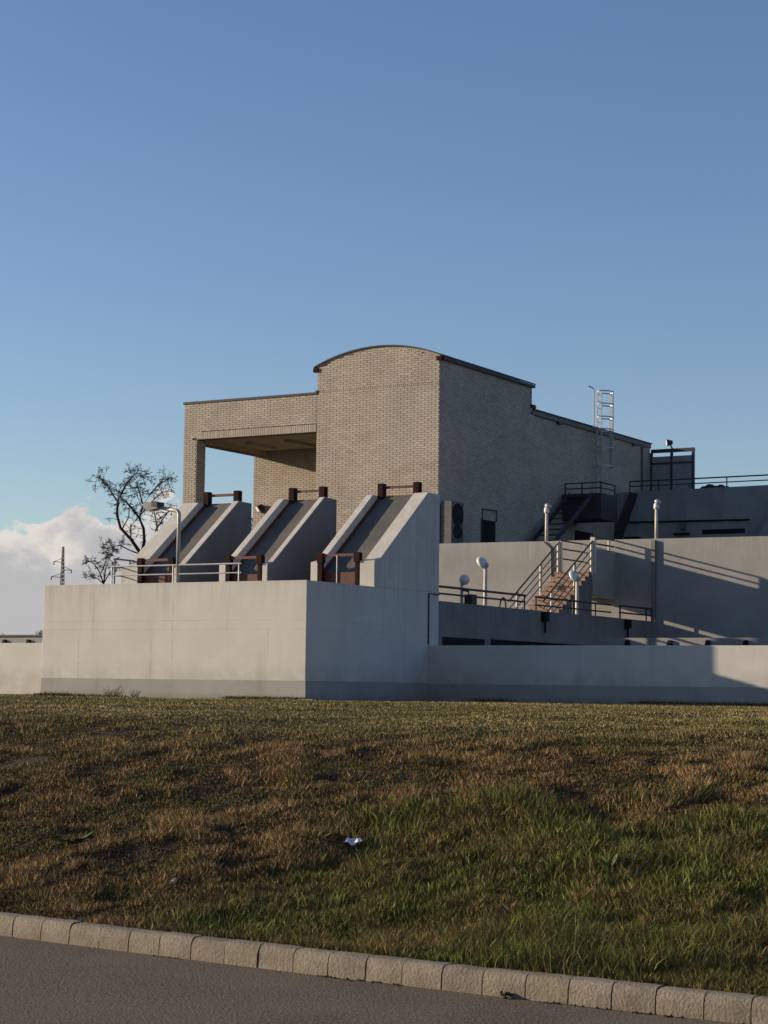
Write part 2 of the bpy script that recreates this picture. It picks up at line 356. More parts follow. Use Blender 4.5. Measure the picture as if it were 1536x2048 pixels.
for x in (-39.25, -37.6):
    lf = MB(); lf.box(x-0.14, x+0.14, 57.0, 58.6, 10.34, 10.45); lf.build('soffit_light', 'wall_render', bld)
part_box('beam_lining', 'soffit', bld, -40.248, -40.23, 55.72, 59.60, 10.28, 10.45)

# bricks: a list of boxes on each face, courses of 75 mm
CO, BL = 0.075, 0.262; JT = 0.011; JH = 0.017
singles, many = [], MB()
def brick_tint():
    t = random.gauss(1.0, 0.055); w = random.uniform(-0.03, 0.03); return (t+w, t, t-w*0.8)
def lay(o, u, n, length, z0, z1, inside, pick=None, bl=BL, co=CO, offs=True, depth=0.05):
    """o: start point (x,y); u: direction along the wall; n: outward normal; inside(s0,s1,za,zb) -> keep? (may clip)"""
    r = 0; z = z0
    while z + co <= z1 + 1e-4:
        s0 = -bl/2 if (r % 2 and offs) else 0.0
        while s0 < length - 0.02:
            a, b = max(s0, 0) + JH/2, min(s0+bl, length) - JH/2
            za, zb = z + 0.0055, z + co - 0.0055; zt = inside(a, b, za, zb)
            if b - a > 0.03 and zt and zt[0] - za > 0.003 and zt[1] - za > 0.003:
                pr = random.uniform(0, 0.004); full = (b-a > bl-JH-1e-3) and zt[0] == zb and zt[1] == zb
                P = lambda s_, d_, z_: (o[0]+u[0]*s_+n[0]*d_, o[1]+u[1]*s_+n[1]*d_, z_)
                vs = [P(a,-depth,za),P(b,-depth,za),P(b,-depth,zt[1]),P(a,-depth,zt[0]),P(a,pr,za),P(b,pr,za),P(b,pr,zt[1]),P(a,pr,zt[0])]
                if pick and full and pick(a, b, za): singles.append((P((a+b)/2, 0, za), pr))
                else: many.add(vs, [(4,5,6,7),(0,1,5,4),(1,2,6,5),(2,3,7,6),(3,0,4,7)], brick_tint())
            s0 += bl
        z += co; r += 1
ok = lambda a,b,za,zb: (zb, zb)
Z0 = 5.95
def tower(a, b, za, zb):
    ta, tb = arc_z(XT+a)-0.072, arc_z(XT+b)-0.072
    if abs((za+zb)/2 - (11.70+CO/2)) < 0.02: return None      # header band course sits here
    return (min(zb, ta), min(zb, tb)) if za < min(ta, tb) - 0.004 else None
zs = 11.70 - math.ceil((11.70-Z0)/CO)*CO
lay((XT, YF), (1,0), (0,-1), XS-XT, zs, 13.2, tower, pick=lambda a,b,za: a > 2.6 and 9.2 < za < 11.66)
lay((XT, YF), (1,0), (0,-1), XS-XT, 11.70, 11.70+CO, ok, bl=0.075, offs=False)          # band of headers
# soldier course over the opening, bricks following the arch
lay((-40.25, YF), (1,0), (0,-1), -35.27+40.25, 10.38, 10.64, ok, bl=0.075, co=0.26, offs=False)
nseg = 62
for i in range(nseg):
    x0 = XT + (XS-XT)*i/nseg + 0.006; x1 = XT + (XS-XT)*(i+1)/nseg - 0.006
    vs = [(x, YF+d, arc_z(x)+dz) for d in (0.05, -0.002) for x, dz in ((x0,-0.078),(x1,-0.078),(x1,-0.006),(x0,-0.006))]
    many.add(vs, [(4,5,6,7),(0,1,5,4),(1,2,6,5),(2,3,7,6),(3,0,4,7)], brick_tint())
nb = int((XT-XL)/BL)
def beamwall(a, b, za, zb):
    if za < 10.38 and b > (-40.25-XL)+0.05: return None
    if 10.37 < za < 10.63 and a > (-40.25-XL)-0.03: return None
    return (zb, zb)
zb0 = ZL - 0.06 - math.ceil((ZL-0.06-Z0)/CO)*CO
lay((XL, YF), (1,0), (0,-1), XT-XL, zb0, ZL-0.06, lambda a,b,za,zb: None if (za < 10.38-0.001 and b > 0.58) else beamwall(a,b,za,zb))
lay((XL, YF), (1,0), (0,-1), -40.25-XL, zb0, 10.38, ok)
lay((-40.25, YF), (0,1), (1,0), 0.54, zb0, 10.38, ok)                              # inner face of the portal pillar
lay((XL, 59.62), (1,0), (0,-1), XT-XL, zb0, 10.44, ok)                              # back wall of the portal
lay((XS, YF), (0,1), (1,0), 72.86-YF, zs, 12.62, lambda a,b,za,zb: None if abs((za+zb)/2-(11.70+CO/2))<0.02 or (zb > 11.56 and b > 62.08-YF+0.02) else (zb,zb))
lay((XS, YF), (0,1), (1,0), 62.08-YF, 11.70, 11.70+CO, ok, bl=0.13, offs=False)
if len(singles) > 300:
    for p, pr in singles[300:]:
        a, b = p[0]-(BL-JH)/2, p[0]+(BL-JH)/2; many.box(a, b, YF-pr, YF+0.05, p[2], p[2]+CO-JT, brick_tint())
    singles = singles[:300]
bm_ = many.build('brickwork', 'brick', wall); bm_['kind'] = 'stuff'
bmeshes = []
for i in range(10):
    mb = MB(); mb.box(-(BL-JH)/2, (BL-JH)/2, 0, 0.05, 0, CO-JT, brick_tint()); o = mb.build('brick', 'brick'); bmeshes.append(o.data)
    bpy.data.objects.remove(o)
base = root_loc(wall)
for p, pr in singles:
    o = bpy.data.objects.new('brick', random.choice(bmeshes)); COL.objects.link(o); o.parent = wall
    o.location = Vector((p[0], YF-pr, p[2])) - base

# roofs
rf = MB(); xs = np.linspace(XT-0.13, XS+0.10, 25)
def az_(x): return ACZ + math.sqrt(max(AR*AR-(x-ACX)**2, 0))
rf.prism([(x, az_(x)-0.004) for x in xs] + [(x, az_(x)+0.045) for x in reversed(xs)], 'y', YF-0.05, 62.16)
rf.build('vault_roof', 'roof', bld)
for x, z in ((XT-0.10, az_(XT-0.10)), (XS+0.05, az_(XS+0.05))):
    part_box('eave_gutter', 'roof', bld, x-0.05 if x < -33 else x-0.04, x+0.10 if x < -33 else x+0.05, YF+0.12, 62.12, z-0.13, z-0.03)
    part_box('purlin_end', 'brown_dark', bld, x-0.05 if x < -33 else x-0.16, x+0.16 if x < -33 else x+0.05, YF-0.045, YF+0.115, z-0.16, z-0.03)
part_box('coping', 'roof', bld, XL-0.04, XT-0.002, YF-0.03, 59.0, ZL-0.045, ZL+0.035)
part_box('coping', 'roof', bld, XT-0.06, XT+0.05, YF-0.025, YF+0.15, ZL+0.036, ZL+0.09)
part_box('roof_slab', 'roof', bld, XL+0.02, XS-0.2, 62.2, 72.8, ZL-0.03, ZL+0.01)
part_box('fascia', 'fascia', bld, XS-0.15, XS+0.03, 62.10, 72.90, 11.56, 11.735)
part_box('gutter', 'roof', bld, XS-0.10, XS+0.075, 62.09, 72.95, 11.735, 11.775)
part_box('gutter', 'dark_metal', bld, XS+0.031, XS+0.06, 62.3, 72.5, 11.545, 11.575)
part_box('gutter_end', 'brown', bld, XS+0.0, XS+0.10, 61.95, 62.2, 11.78, 11.90)
part_box('gutter_outlet', 'dark_metal', bld, XS+0.03, XS+0.12, 64.1, 64.35, 11.46, 11.56)
part_box('gutter_outlet', 'dark_metal', bld, XS+0.03, XS+0.12, 71.0, 71.25, 11.46, 11.56)
dp = MB(); dp.tube([(XS+0.06, 71.95, 11.5), (XS+0.06, 71.95, 6.5)], 0.045); dp.build('downpipe', 'fascia', bld)
# doorway, canopy bracket and platform on the shaded side
dr = part_box('doorway', 'black', bld, XS-0.02, XS+0.012, 58.26, 59.26, 6.40, 7.50)
part_box('door_frame', 'dark_metal', dr, XS+0.0, XS+0.03, 58.20, 58.26, 6.40, 7.52)
dm = MB(); dm.tube([(XS+0.05,58.24,7.5),(XS+0.05,58.24,7.85),(XS+0.05,59.28,7.87),(XS+0.05,59.28,7.5)], 0.022, 6); dm.build('door_rail', 'dark_metal', bld)
part_box('doorway', 'black', bld, XS-0.02, XS+0.012, 65.7, 67.3, 6.40, 7.7)
pf = part_box('platform', 'dark_metal', bld, XS+0.005, -28.98, 64.6, 65.95, 7.98, 8.93)
prl = MB()
for zt in (9.12, 9.32):
    prl.tube([(XS+0.1,64.65,zt),(-29.0,64.65,zt),(-29.0,65.9,zt)], 0.025, 6)
for p in ((XS+0.1,64.65),(-29.0,64.65),(-29.0,65.9),(-29.75,64.65)): prl.tube([(p[0],p[1],8.93),(p[0],p[1],9.32)], 0.025, 6)
prl.build('platform_rail', 'dark_metal', bld)
st = MB(); st.beam((-30.2,64.58,8.9),(-30.2,60.6,6.42),0.05,0.16); st.beam((-29.3,64.58,8.9),(-29.3,60.6,6.42),0.05,0.16); st.build('stair_stringer', 'dark_metal', bld)
st = MB()
for i in range(11):
    t = (i+0.5)/11; st.box(-30.17,-29.33, 64.58-3.98*t-0.12, 64.58-3.98*t+0.12, 8.9-2.48*t-0.015, 8.9-2.48*t+0.015)
st.build('stair_treads', 'dark_metal', bld)

# caged ladder on the side wall
lad = thing('caged_ladder', (XS+0.2, 67.5, 9.6), 'steel ladder with safety cage rising past the roof edge of the brick building', 'ladder')
lx, LY = XS + 0.15, 67.55
for y in (LY-0.2, LY+0.2):
    m_ = MB(); m_.beam((lx,y,8.95),(lx,y,13.15),0.045,0.025); m_.build('stile', 'metal', lad)
for i in range(15):
    m_ = MB(); m_.tube([(lx,LY-0.2,9.25+i*0.27),(lx,LY+0.2,9.25+i*0.27)], 0.013, 6); m_.build('rung', 'metal', lad)
def hoop(z):
    pts = [(lx + 0.56*math.sin(a), LY - 0.50*math.cos(a), z) for a in np.linspace(0.4, math.pi-0.4, 13)]
    pts = [(lx, LY-0.2, z)] + pts + [(lx, LY+0.2, z)]; m_ = MB()
    for p, q in zip(pts[:-1], pts[1:]): m_.beam(p, q, 0.008, 0.045)
    m_.build('hoop', 'metal', lad)
for z in (10.25, 10.95, 11.65, 12.12, 12.62, 13.1): hoop(z)
for a in (0.5, 1.57, 2.64):
    x, y = lx + 0.57*math.sin(a), LY - 0.51*math.cos(a); m_ = MB()
    m_.beam((x,y,10.22),(x,y,13.12),0.03 if a < 2 else 0.10,0.008); m_.build('cage_strap', 'metal', lad)
m_ = MB(); m_.tube([(lx,LY-0.5,11.65),(lx,LY-0.5,13.15),(lx-0.02,LY-0.62,13.2),(lx-0.02,LY-1.0,13.22)], 0.025, 7); m_.build('grab_rail', 'metal', lad)
# AC unit
acu = thing('air_conditioner', (XS+0.25, 55.7, 6.4), 'large outdoor air conditioning unit with two dark fans against the shaded brick side', 'air conditioner')
part_box('casing', 'ac', acu, XS+0.06, XS+0.46, 55.30, 56.12, 6.45, 7.84, bevel=0.015)
for z in (7.42, 6.86):
    m_ = MB(); ring = []
    for i in range(24):
        a = 2*math.pi*i/24; ring.append((55.70+0.37*math.cos(a) if z > 7 else 55.70+0.30*math.cos(a), z+(0.37 if z > 7 else 0.22)*math.sin(a)))
    m_.prism(ring, 'x', XS+0.461, XS+0.48); fan = m_.build('fan_grille', 'black', acu)
    m_ = MB()
    for i in range(6):
        a = math.pi*i/6; R_ = 0.35 if z > 7 else 0.2
        m_.beam((XS+0.487,55.70-R_*math.cos(a),z-R_*math.sin(a)),(XS+0.487,55.70+R_*math.cos(a),z+R_*math.sin(a)),0.012,0.008)
    m_.build('grille_wire', 'dark_metal', fan)
m_ = MB(); m_.tube([(XS+0.25,56.12,7.35),(XS+0.25,56.27,7.33),(XS+0.2,56.27,7.1)], 0.05, 7); m_.build('pipe_elbow', 'dark_metal', acu)

def floodlight(loc, label, aim, stem_to):
    t = thing('floodlight', loc, label, 'floodlight'); p = Vector(loc); a = Vector(aim).normalized()
    q = a.to_track_quat('-Z', 'Y').to_matrix()
    m_ = MB(); vs = [p + q @ Vector(v) for v in ((-.16,-.13,-.12),(.16,-.13,-.12),(.16,.13,-.12),(-.16,.13,-.12),(-.09,-.07,.12),(.09,-.07,.12),(.09,.07,.12),(-.09,.07,.12))]
    m_.add(vs, [(0,3,2,1),(4,5,6,7),(0,1,5,4),(1,2,6,5),(2,3,7,6),(3,0,4,7)]); m_.build('housing', 'dark_metal', t, bevel=0.015)
    m_ = MB(); m_.add([p + q @ Vector(v) for v in ((-.13,-.10,-.125),(.13,-.10,-.125),(.13,.10,-.125),(-.13,.10,-.125),(-.13,-.10,-.121),(.13,-.10,-.121),(.13,.10,-.121),(-.13,.10,-.121))],
               [(0,3,2,1),(4,5,6,7),(0,1,5,4),(1,2,6,5),(2,3,7,6),(3,0,4,7)]); m_.build('lens', 'lamp_white', t)
    m_ = MB(); m_.tube([p, stem_to], 0.03, 6); m_.build('bracket', 'dark_metal', t)
floodlight((-40.42, 59.5, 8.36), 'dark floodlight on the corner of the portal back wall, above the middle chute', (-0.5,-0.6,-0.5), (-40.3, 59.64, 8.25))

# ================================================================== WHITE BLOCK WITH CHUTES
XR, XB0, YB, YE, ZB = -22.914, -30.30, 35.60, 41.53, 4.08
blk = thing('white_block', (-26.6, 38.5, 1.4), 'white painted concrete block with grey base band and three sloped chutes on top', 'building')
m_ = MB(); m_.box(XB0, XR, YB, YE, 1.2, ZB); m_.build('block_wall', 'white', blk, bevel=0.012)
m_ = MB(); m_.prism([(XB0-0.004, YB-0.004), (XR+0.004, YB-0.004), (XR+0.004, 41.03), (XB0-0.004, 41.03)], 'z', 1.2, 1.90); m_.build('base_band', 'plinth', blk)
m_ = MB(); m_.box(-23.7, XR+0.35, 35.36, 37.3, 1.2, 1.505); m_.build('footing', 'concrete', blk, bevel=0.01)
WP = [(38.46, 4.079), (38.46, 4.684), (38.695, 4.733), (40.954, 6.494), (41.53, 6.48), (41.53, 4.079)]
SL = Vector((0, 2.259, 1.761)).normalized(); NL = Vector((0, -0.615, 0.789))
def chute(lo, li, ri, ro):
    c = MB(); c.prism([(38.9,4.079),(41.2,5.8),(41.2,4.079)], 'x', li+0.001, ri-0.001); ch = c.build('chute', 'concrete', blk)
    for a, b in ((lo, li), (ri, ro)):
        w = MB(); w.prism(WP, 'x', a, b); w.build('side_wall', 'white', ch, bevel=0.012)
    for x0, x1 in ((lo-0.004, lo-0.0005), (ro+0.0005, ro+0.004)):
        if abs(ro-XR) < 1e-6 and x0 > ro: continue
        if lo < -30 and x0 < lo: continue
        w = MB(); w.prism([(38.47,4.085),(38.47,4.67),(38.70,4.72),(40.957,6.478),(41.52,6.465),(41.52,4.085)], 'x', x0, x1); w.build('side_shade_slab', 'side_shade', ch)  # added thin dark slabs, cutting bounce light between neighbouring chutes
    za = lambda y: 4.733 + (y-38.695)*0.7795 - 0.285
    # sheet in two lengths with a lap, brown edge strips
    for x0, x1, y0, y1, dz in ((li+0.05, ri-0.05, 38.70, 40.0, 0.0), (li+0.05, ri-0.05, 39.95, 41.25, 0.012)):
        s_ = MB(); s_.prism([(y0, za(y0)+dz), (y1, za(y1)+dz), (y1, za(y1)+dz-0.03), (y0, za(y0)+dz-0.03)], 'x', x0, x1); s_.build('sheet', 'sheet', ch)
    for x0, x1 in ((li+0.002, li+0.07), (ri-0.05, ri-0.002)):
        s_ = MB(); s_.prism([(38.66, za(38.66)+0.06), (41.3, za(41.3)+0.06), (41.3, za(41.3)-0.04), (38.66, za(38.66)-0.04)], 'x', x0, x1); s_.build('edge_strip', 'brown', ch)
    s_ = MB(); s_.box(li+0.07, ri-0.07, 41.25, 41.31, za(41.25)-0.06, za(41.25)+0.04); s_.build('top_strip', 'brown', ch)
    s_ = MB(); s_.box(li+0.002, ri-0.002, 38.60, 38.66, 4.079, 4.44); s_.build('front_board', 'brown', ch)
    for x in (li+0.075, ri-0.075):                                   # the two H frames
        s_ = MB(); s_.box(x-0.05, x+0.05, 38.45, 38.55, 4.082, 4.66); s_.prism([(x-0.075,4.661),(x+0.075,4.661),(x+0.075,4.86),(x+0.05,4.89),(x-0.05,4.89),(x-0.075,4.86)], 'y', 38.42, 38.57); s_.build('frame_post', 'brown_dark', ch)
        s_ = MB(); s_.box(x-0.075, x+0.075, 41.16, 41.34, 6.0, 6.79); s_.build('frame_post', 'brown_dark', ch)
    s_ = MB(); s_.box(li+0.15, ri-0.15, 38.46, 38.52, 4.80, 4.865); s_.build('crossbar', 'brown', ch)
    s_ = MB(); s_.box(li+0.15, ri-0.15, 41.22, 41.28, 6.66, 6.725); s_.build('crossbar', 'brown', ch)
    return ch
chute(-30.27, -29.745, -28.645, -28.47)
chute(-27.28, -27.09, -26.03, -25.88)
c3 = chute(-24.66, -24.47, -23.314, XR)
s_ = MB(); s_.tube([(-23.92,38.44,4.082),(-23.92,38.44,4.82)], 0.014, 6); s_.build('mullion', 'metal', c3)

def railing(name, label, path, posts, z0, zs_, mat, r=0.024, group=None, post_r=None, cat='railing'):
    t = thing(name, (path[0][0], path[0][1], z0 if not callable(z0) else z0(*path[0][:2])), label, cat, group)
    for z in zs_:
        m_ = MB(); m_.tube([(p[0],p[1],(p[2] if len(p) > 2 else 0)+z) for p in path], r if z == zs_[-1] else r*0.8, 8); m_.build('rail', mat, t)
    for p in posts:
        m_ = MB(); zz = (p[2] if len(p) > 2 else 0); m_.tube([(p[0],p[1],z0+zz),(p[0],p[1],zs_[-1]+zz)], post_r or r*0.9, 8); m_.build('post', mat, t)
    return t
railing('pipe_railing', 'pale pipe railing along the front edge of the white block roof, before the left chute',
        [(-28.48,35.78),(-24.78,35.78)], [(-28.42,35.78),(-26.66,35.78),(-24.84,35.78)], ZB, (4.285, 4.49), 'metal', 0.019)
railing('pipe_railing', 'short pipe railing along the left edge of the white block roof, behind the sloping wall',
        [(-30.22,38.1),(-30.22,40.6)], [(-30.22,38.15),(-30.22,38.75),(-30.22,40.5)], ZB, (4.45, 4.66, 4.86), 'fascia', 0.022)

# lamp with bent arm on the block
lp = thing('street_lamp', (-26.54, 35.80, ZB), 'grey bent-arm lamp post with box head on the white block', 'lamp post')
m_ = MB(); pts = [(-26.54,35.8,ZB),(-26.54,35.8,5.64)] + [(-26.64+0.10*math.cos(a),35.8,5.64+0.10*math.sin(a)) for a in np.linspace(0.3,math.pi/2,5)] + [(-27.12,35.8,5.83)]
m_.tube(pts, 0.045, 10); m_.build('pole', 'metal', lp, smooth=True)
m_ = MB(); m_.prism([(-27.08,5.80),(-27.12,5.93),(-27.42,5.96),(-27.52,5.90),(-27.46,5.80),(-27.32,5.755)], 'y', 35.68, 35.92); m_.build('lamp_head', 'glass', lp, bevel=0.01)
m_ = MB(); m_.prism([(-27.07,5.84),(-27.075,5.95),(-27.24,5.97),(-27.24,5.85)], 'y', 35.66, 35.94); m_.build('gear_box', 'dark_metal', lp)
# cable conduit on the side face
m_ = MB(); m_.tube([(XR+0.02,41.0,2.82),(XR+0.02,41.0,4.05),(XR+0.02,41.5,4.04)], 0.018, 6)
tag(m_.build('conduit', 'dark_metal', loc=(XR,41.0,2.8)), 'thin dark conduit on the back edge of the white block, right side', 'conduit')

# ================================================================== TANK BEHIND THE BLOCK
tk = thing('concrete_tank', (-26.6, 48.0, 1.4), 'dark bare concrete tank wall behind the low white wall, right of the chutes', 'tank')
m_ = MB(); m_.box(-30.29, XR-0.26, 41.535, 55.19, 1.2, 3.2); m_.build('tank_deck', 'concrete', tk)
m_ = MB(); m_.prism([(41.535,1.2),(55.19,1.2),(55.19,3.875),(52.9,3.88),(51.0,3.89),(49,3.875),(46.9,3.88),(44.5,3.885),(43,3.89),(41.535,3.895)], 'x', XR-0.26, XR); m_.build('parapet', 'concrete', tk)
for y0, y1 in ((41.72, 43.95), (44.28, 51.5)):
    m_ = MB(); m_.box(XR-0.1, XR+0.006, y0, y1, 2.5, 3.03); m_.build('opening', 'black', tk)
m_ = MB(); m_.box(XR+0.001, XR+0.06, 44.3, 55.18, 3.035, 3.075); m_.build('drip_ledge', 'concrete', tk)
for y, r_ in ((47.3, 0.10), (52.85, 0.09)):
    m_ = MB(); m_.box(XR+0.002, XR+0.16, y-r_, y+r_, 3.60, 3.86); m_.tube([(XR+0.08,y,3.62),(XR+0.08,y,3.3)], 0.03, 7); m_.build('overflow_box', 'black', tk)
RX = XR - 0.13
railing('tank_railing', 'dark double pipe railing on the tank wall, left of the brown stair', [(RX,41.45),(RX,46.5)], [(RX,41.5),(RX,46.45)], 3.85, (4.09,4.262), 'dark_metal', 0.030)
railing('tank_railing', 'dark double pipe railing on the tank wall, right of the brown stair', [(RX,47.1),(RX,52.1)], [(RX,47.15),(RX,49.5),(RX,51.0)], 3.85, (4.04,4.255), 'dark_metal', 0.028)
railing('tank_railing', 'shortest dark pipe railing on the tank wall, ending at the grey back wall', [(RX,52.7),(RX,55.12)], [(RX,52.75),(RX,54.7),(RX,55.1)], 3.85, (4.06,4.262), 'dark_metal', 0.030)
def post_lamp(loc, h, label, kind, r=0.05):
    t = thing('post_lamp', loc, label, 'lamp post'); x, y, z = loc
    m_ = MB(); m_.tube([(x,y,z),(x,y,z+h)], r, 10, r*0.85); m_.build('pole', 'cream_metal', t, smooth=True)
    if kind == 'globe':
        m_ = MB(); m_.ball((x+0.07,y,z+h+0.07), 0.135, (1,1,1)); m_.build('globe', 'lamp_white', t, smooth=True)
    elif kind == 'tilt':
        R_ = Matrix.Rotation(math.radians(50), 3, 'Y') @ Matrix.Rotation(math.radians(20), 3, 'X')
        m_ = MB(); m_.ball((x-0.09,y,z+h+0.08), 0.2, (0.95,0.8,0.42), R_); m_.build('lamp_head', 'lamp_white', t, smooth=True)
        m_ = MB(); m_.ball((x+0.01,y,z+h+0.01), 0.075); m_.build('joint', 'metal', t, smooth=True)
    else:
        m_ = MB(); m_.tube([(x,y,z+h-0.04),(x,y,z+h+0.06)], 0.085, 10); m_.ball((x,y,z+h+0.07), 0.085); m_.build('lamp_collar', 'lamp_white', t, smooth=True)
        m_ = MB(); m_.ball((x+0.05,y,z+h+0.17), 0.115, (1,1,0.7), Matrix.Rotation(math.radians(25),3,'Y')); m_.build('lamp_head', 'metal', t, smooth=True)
post_lamp((XR-0.32, 43.30, 3.2), 1.24, 'low white globe lamp behind the tank railing, nearest the white block', 'globe', 0.045)
post_lamp((XR-0.32, 44.58, 3.2), 1.74, 'white post lamp with tilted head behind the tank railing, next to the globe lamp', 'tilt', 0.055)
post_lamp((XR-0.32, 50.18, 3.2), 1.70, 'white post lamp with tilted head standing before the brown stair treads', 'tilt', 0.055)
m_ = MB(); m_.box(XR-0.24,XR-0.02,43.28,43.56,3.88,4.14); m_.tube([(XR-0.13,43.32,4.14),(XR-0.13,43.30,4.21),(XR-0.13,43.0,4.23)], 0.025, 6)
tag(m_.build('valve_box', 'dark_metal', loc=(XR-0.13,43.4,3.88), bevel=0.01), 'small dark valve box with pipe on the tank wall between the lamps', 'valve box')
m_ = MB(); m_.tube([(RX,45.02,3.88),(RX,45.08,4.05),(RX,45.2,4.14),(RX,45.32,4.12),(RX,45.36,4.0),(RX,45.36,3.88)], 0.025, 6)
tag(m_.build('pipe_hoop', 'dark_metal', loc=(RX,45.2,3.88)), 'small dark pipe hoop on the tank wall left of the stair rail', 'pipe')

# ================================================================== BACK WALL AND TERRACE
YW, ZT = 55.2, 6.40
bw = thing('retaining_wall', (-16, YW, 1.4), 'long sunlit grey retaining wall under the brick building, behind the stair', 'wall')
m_ = MB(); m_.prism([(XS+0.003,1.2),(12,1.2),(12,6.30),(-19.4,6.385),(XS+0.003,6.455)], 'y', YW, YW+0.3); m_.build('wall_face', 'wall_render', bw)
m_ = MB(); m_.box(XS+0.02, 12, YW+0.301, 90, 1.2, 6.38); m_.build('terrace', 'terrace', bw)
m_ = MB(); m_.box(-23.05,-22.93,YW-0.09,YW-0.002,3.2,6.36); m_.build('wall_bar', 'fascia', bw)  # upright grey bar on the wall face below the right lamp
post_lamp((-26.69, YW+0.15, 6.40), 0.98, 'tall white lamp post on the back wall, left of the stair landing', 'cap', 0.055)
post_lamp((-22.98, YW+0.15, 6.37), 1.0, 'tall white lamp post on the back wall at its right, before the dark rear building', 'cap', 0.055)
m_ = MB(); m_.tube([(-26.69,YW-0.03,6.40),(-26.45,YW-0.03,6.2),(-26.42,YW-0.03,5.0)], 0.03, 6); m_.build('wall_tube', 'fascia', bw)  # thin bent grey tube down the wall from the left lamp

# stair up to the terrace
stair = thing('stair', (-24.8, 52.0, 3.2), 'brown tiled stair with cream posts climbing from the tank to the back wall', 'stair')
ns = 14; y0s, y1s, z0s, z1s = 49.85, 53.46, 3.2, 5.30
XA, XC = -25.35, -24.25
fl = MB(); poly = [(y0s, 3.19)]
for i in range(ns):
    ya = y0s + (y1s-y0s)*i/ns; zb = z0s + (z1s-z0s)*(i+1)/ns
    poly += [(ya, zb-0.02), (ya+(y1s-y0s)/ns, zb-0.02)]
poly += [(y1s, 3.19)]
fl.prism(poly, 'x', XA+0.02, XC-0.02); fl.build('flight', 'concrete', stair)
for i in range(ns):
    ya = y0s + (y1s-y0s)*i/ns; za_ = z0s + (z1s-z0s)*i/ns; zb = z0s + (z1s-z0s)*(i+1)/ns; dy = (y1s-y0s)/ns
    m_ = MB(); m_.box(XA, XC, ya-0.02, ya-0.001, za_+0.005, zb-0.015); m_.box(XA-0.02, XC+0.02, ya-0.035, ya+dy-0.02, zb-0.019, zb+0.012); m_.build('step', 'tile', stair)
m_ = MB(); m_.box(XA, XC-0.12, 53.46, YW-0.002, 4.62, 5.30); m_.build('landing', 'dark_concrete', stair)
m_ = MB(); m_.prism([(53.46,4.62),(YW-0.002,4.56),(YW-0.002,6.03),(53.46,6.03)], 'x', XC-0.12, XC); m_.build('landing_parapet', 'wall_render', stair)
m_ = MB(); m_.box(-25.15, -24.4, YW-0.012, YW-0.003, 5.3, 6.05); m_.build('recess_panel', 'dark_concrete', stair)
sl = (z1s-z0s)/(y1s-y0s)
for x in (XA, XC):
    for dz in (0.28, 0.50, 0.72, 0.95):
        m_ = MB(); a = 50.1; m_.tube([(x, a, z0s+(a-y0s)*sl+dz), (x, 53.46, z1s+dz)], 0.025 if dz > 0.9 else 0.016, 7); m_.build('handrail', 'dark_metal', stair)
    for yp in (50.65, 52.2, 53.40):
        zb = z0s + (yp-y0s)*sl; m_ = MB(); m_.tube([(x,yp,zb-0.05),(x,yp,zb+0.95)], 0.045, 8); m_.build('post', 'cream_metal', stair)
for x in (XA, XC):
    m_ = MB(); m_.box(x-0.07,x+0.07,53.44,53.56,5.3,6.27 if x < -25 else 6.36); m_.build('corner_post', 'cream_metal', stair)
for z in (5.75, 6.05, 6.30):
    m_ = MB(); m_.tube([(XA,53.5,z),(XA,YW-0.02,z)], 0.025, 7); m_.build('landing_rail', 'dark_metal', stair)
for z in (6.19, 6.39):
    m_ = MB(); m_.tube([(XC-0.06,53.5,z),(XC-0.06,YW-0.02,z)], 0.028, 7); m_.build('landing_rail', 'dark_metal', stair)
m_ = MB(); m_.tube([(XC-0.06,54.8,6.03),(XC-0.06,54.8,6.39)], 0.04, 7); m_.build('post', 'cream_metal', stair)

# ================================================================== LOW WALLS IN FRONT
YL = 41.04
lw = thing('low_wall', (-8, YL, 1.4), 'low white wall with grey base band running right from the white block', 'wall')
m_ = MB(); m_.box(XR+0.002, 14, YL, YL+0.25, 1.2, 2.80); m_.build('wall_face', 'white', lw, bevel=0.01)
m_ = MB(); m_.box(XR+0.008, 14, YL-0.004, YL-0.0005, 1.2, 1.885); m_.build('base_band', 'plinth', lw)
lw2 = thing('low_wall', (-40, YL, 1.4), 'low white wall without a band, left of the white block', 'wall')
m_ = MB(); m_.box(-70, XB0-0.002, YL, YL+0.25, 1.2, 2.865); m_.build('wall_face', 'white', lw2, bevel=0.01)
def channel(x0, x1, z, label, xs_, yc=45.0):
    t = thing('channel_wall', ((x0+x1)/2, yc, 1.4), label, 'wall')
    m_ = MB(); m_.box(x0, x1, yc, yc+0.25, 1.2, z); m_.build('wall_face', 'wall_render', t)
    for x in xs_:
        m_ = MB(); m_.prism([(x-0.085,z-0.25),(x+0.085,z-0.25),(x+0.05,z-0.06),(x-0.035,z-0.06)], 'y', yc-0.07, yc-0.001); m_.build('bracket', 'black', t)
channel(-20.55, 14, 3.118, 'low grey channel wall with small dark brackets behind the right low wall', [-19.88,-18.73,-17.72,-16.73,-15.7,-14.7,-13.7], 46.0)
channel(-70, -30.32, 3.135, 'low grey channel wall with small dark brackets behind the left low wall', [-39.76,-38.82,-37.9,-37.0,-40.7,-41.6])
m_ = MB(); m_.prism([(-70,3.18),(-38.45,3.18),(-38.62,3.235),(-70,3.27)], 'y', 45.5, 52); m_.box(-69,-40,45.8,51,1.2,3.179)
tag(m_.build('flat_roof', 'roof', loc=(-45,48,1.4)), 'dark flat roof edge just above the left low wall', 'roof')

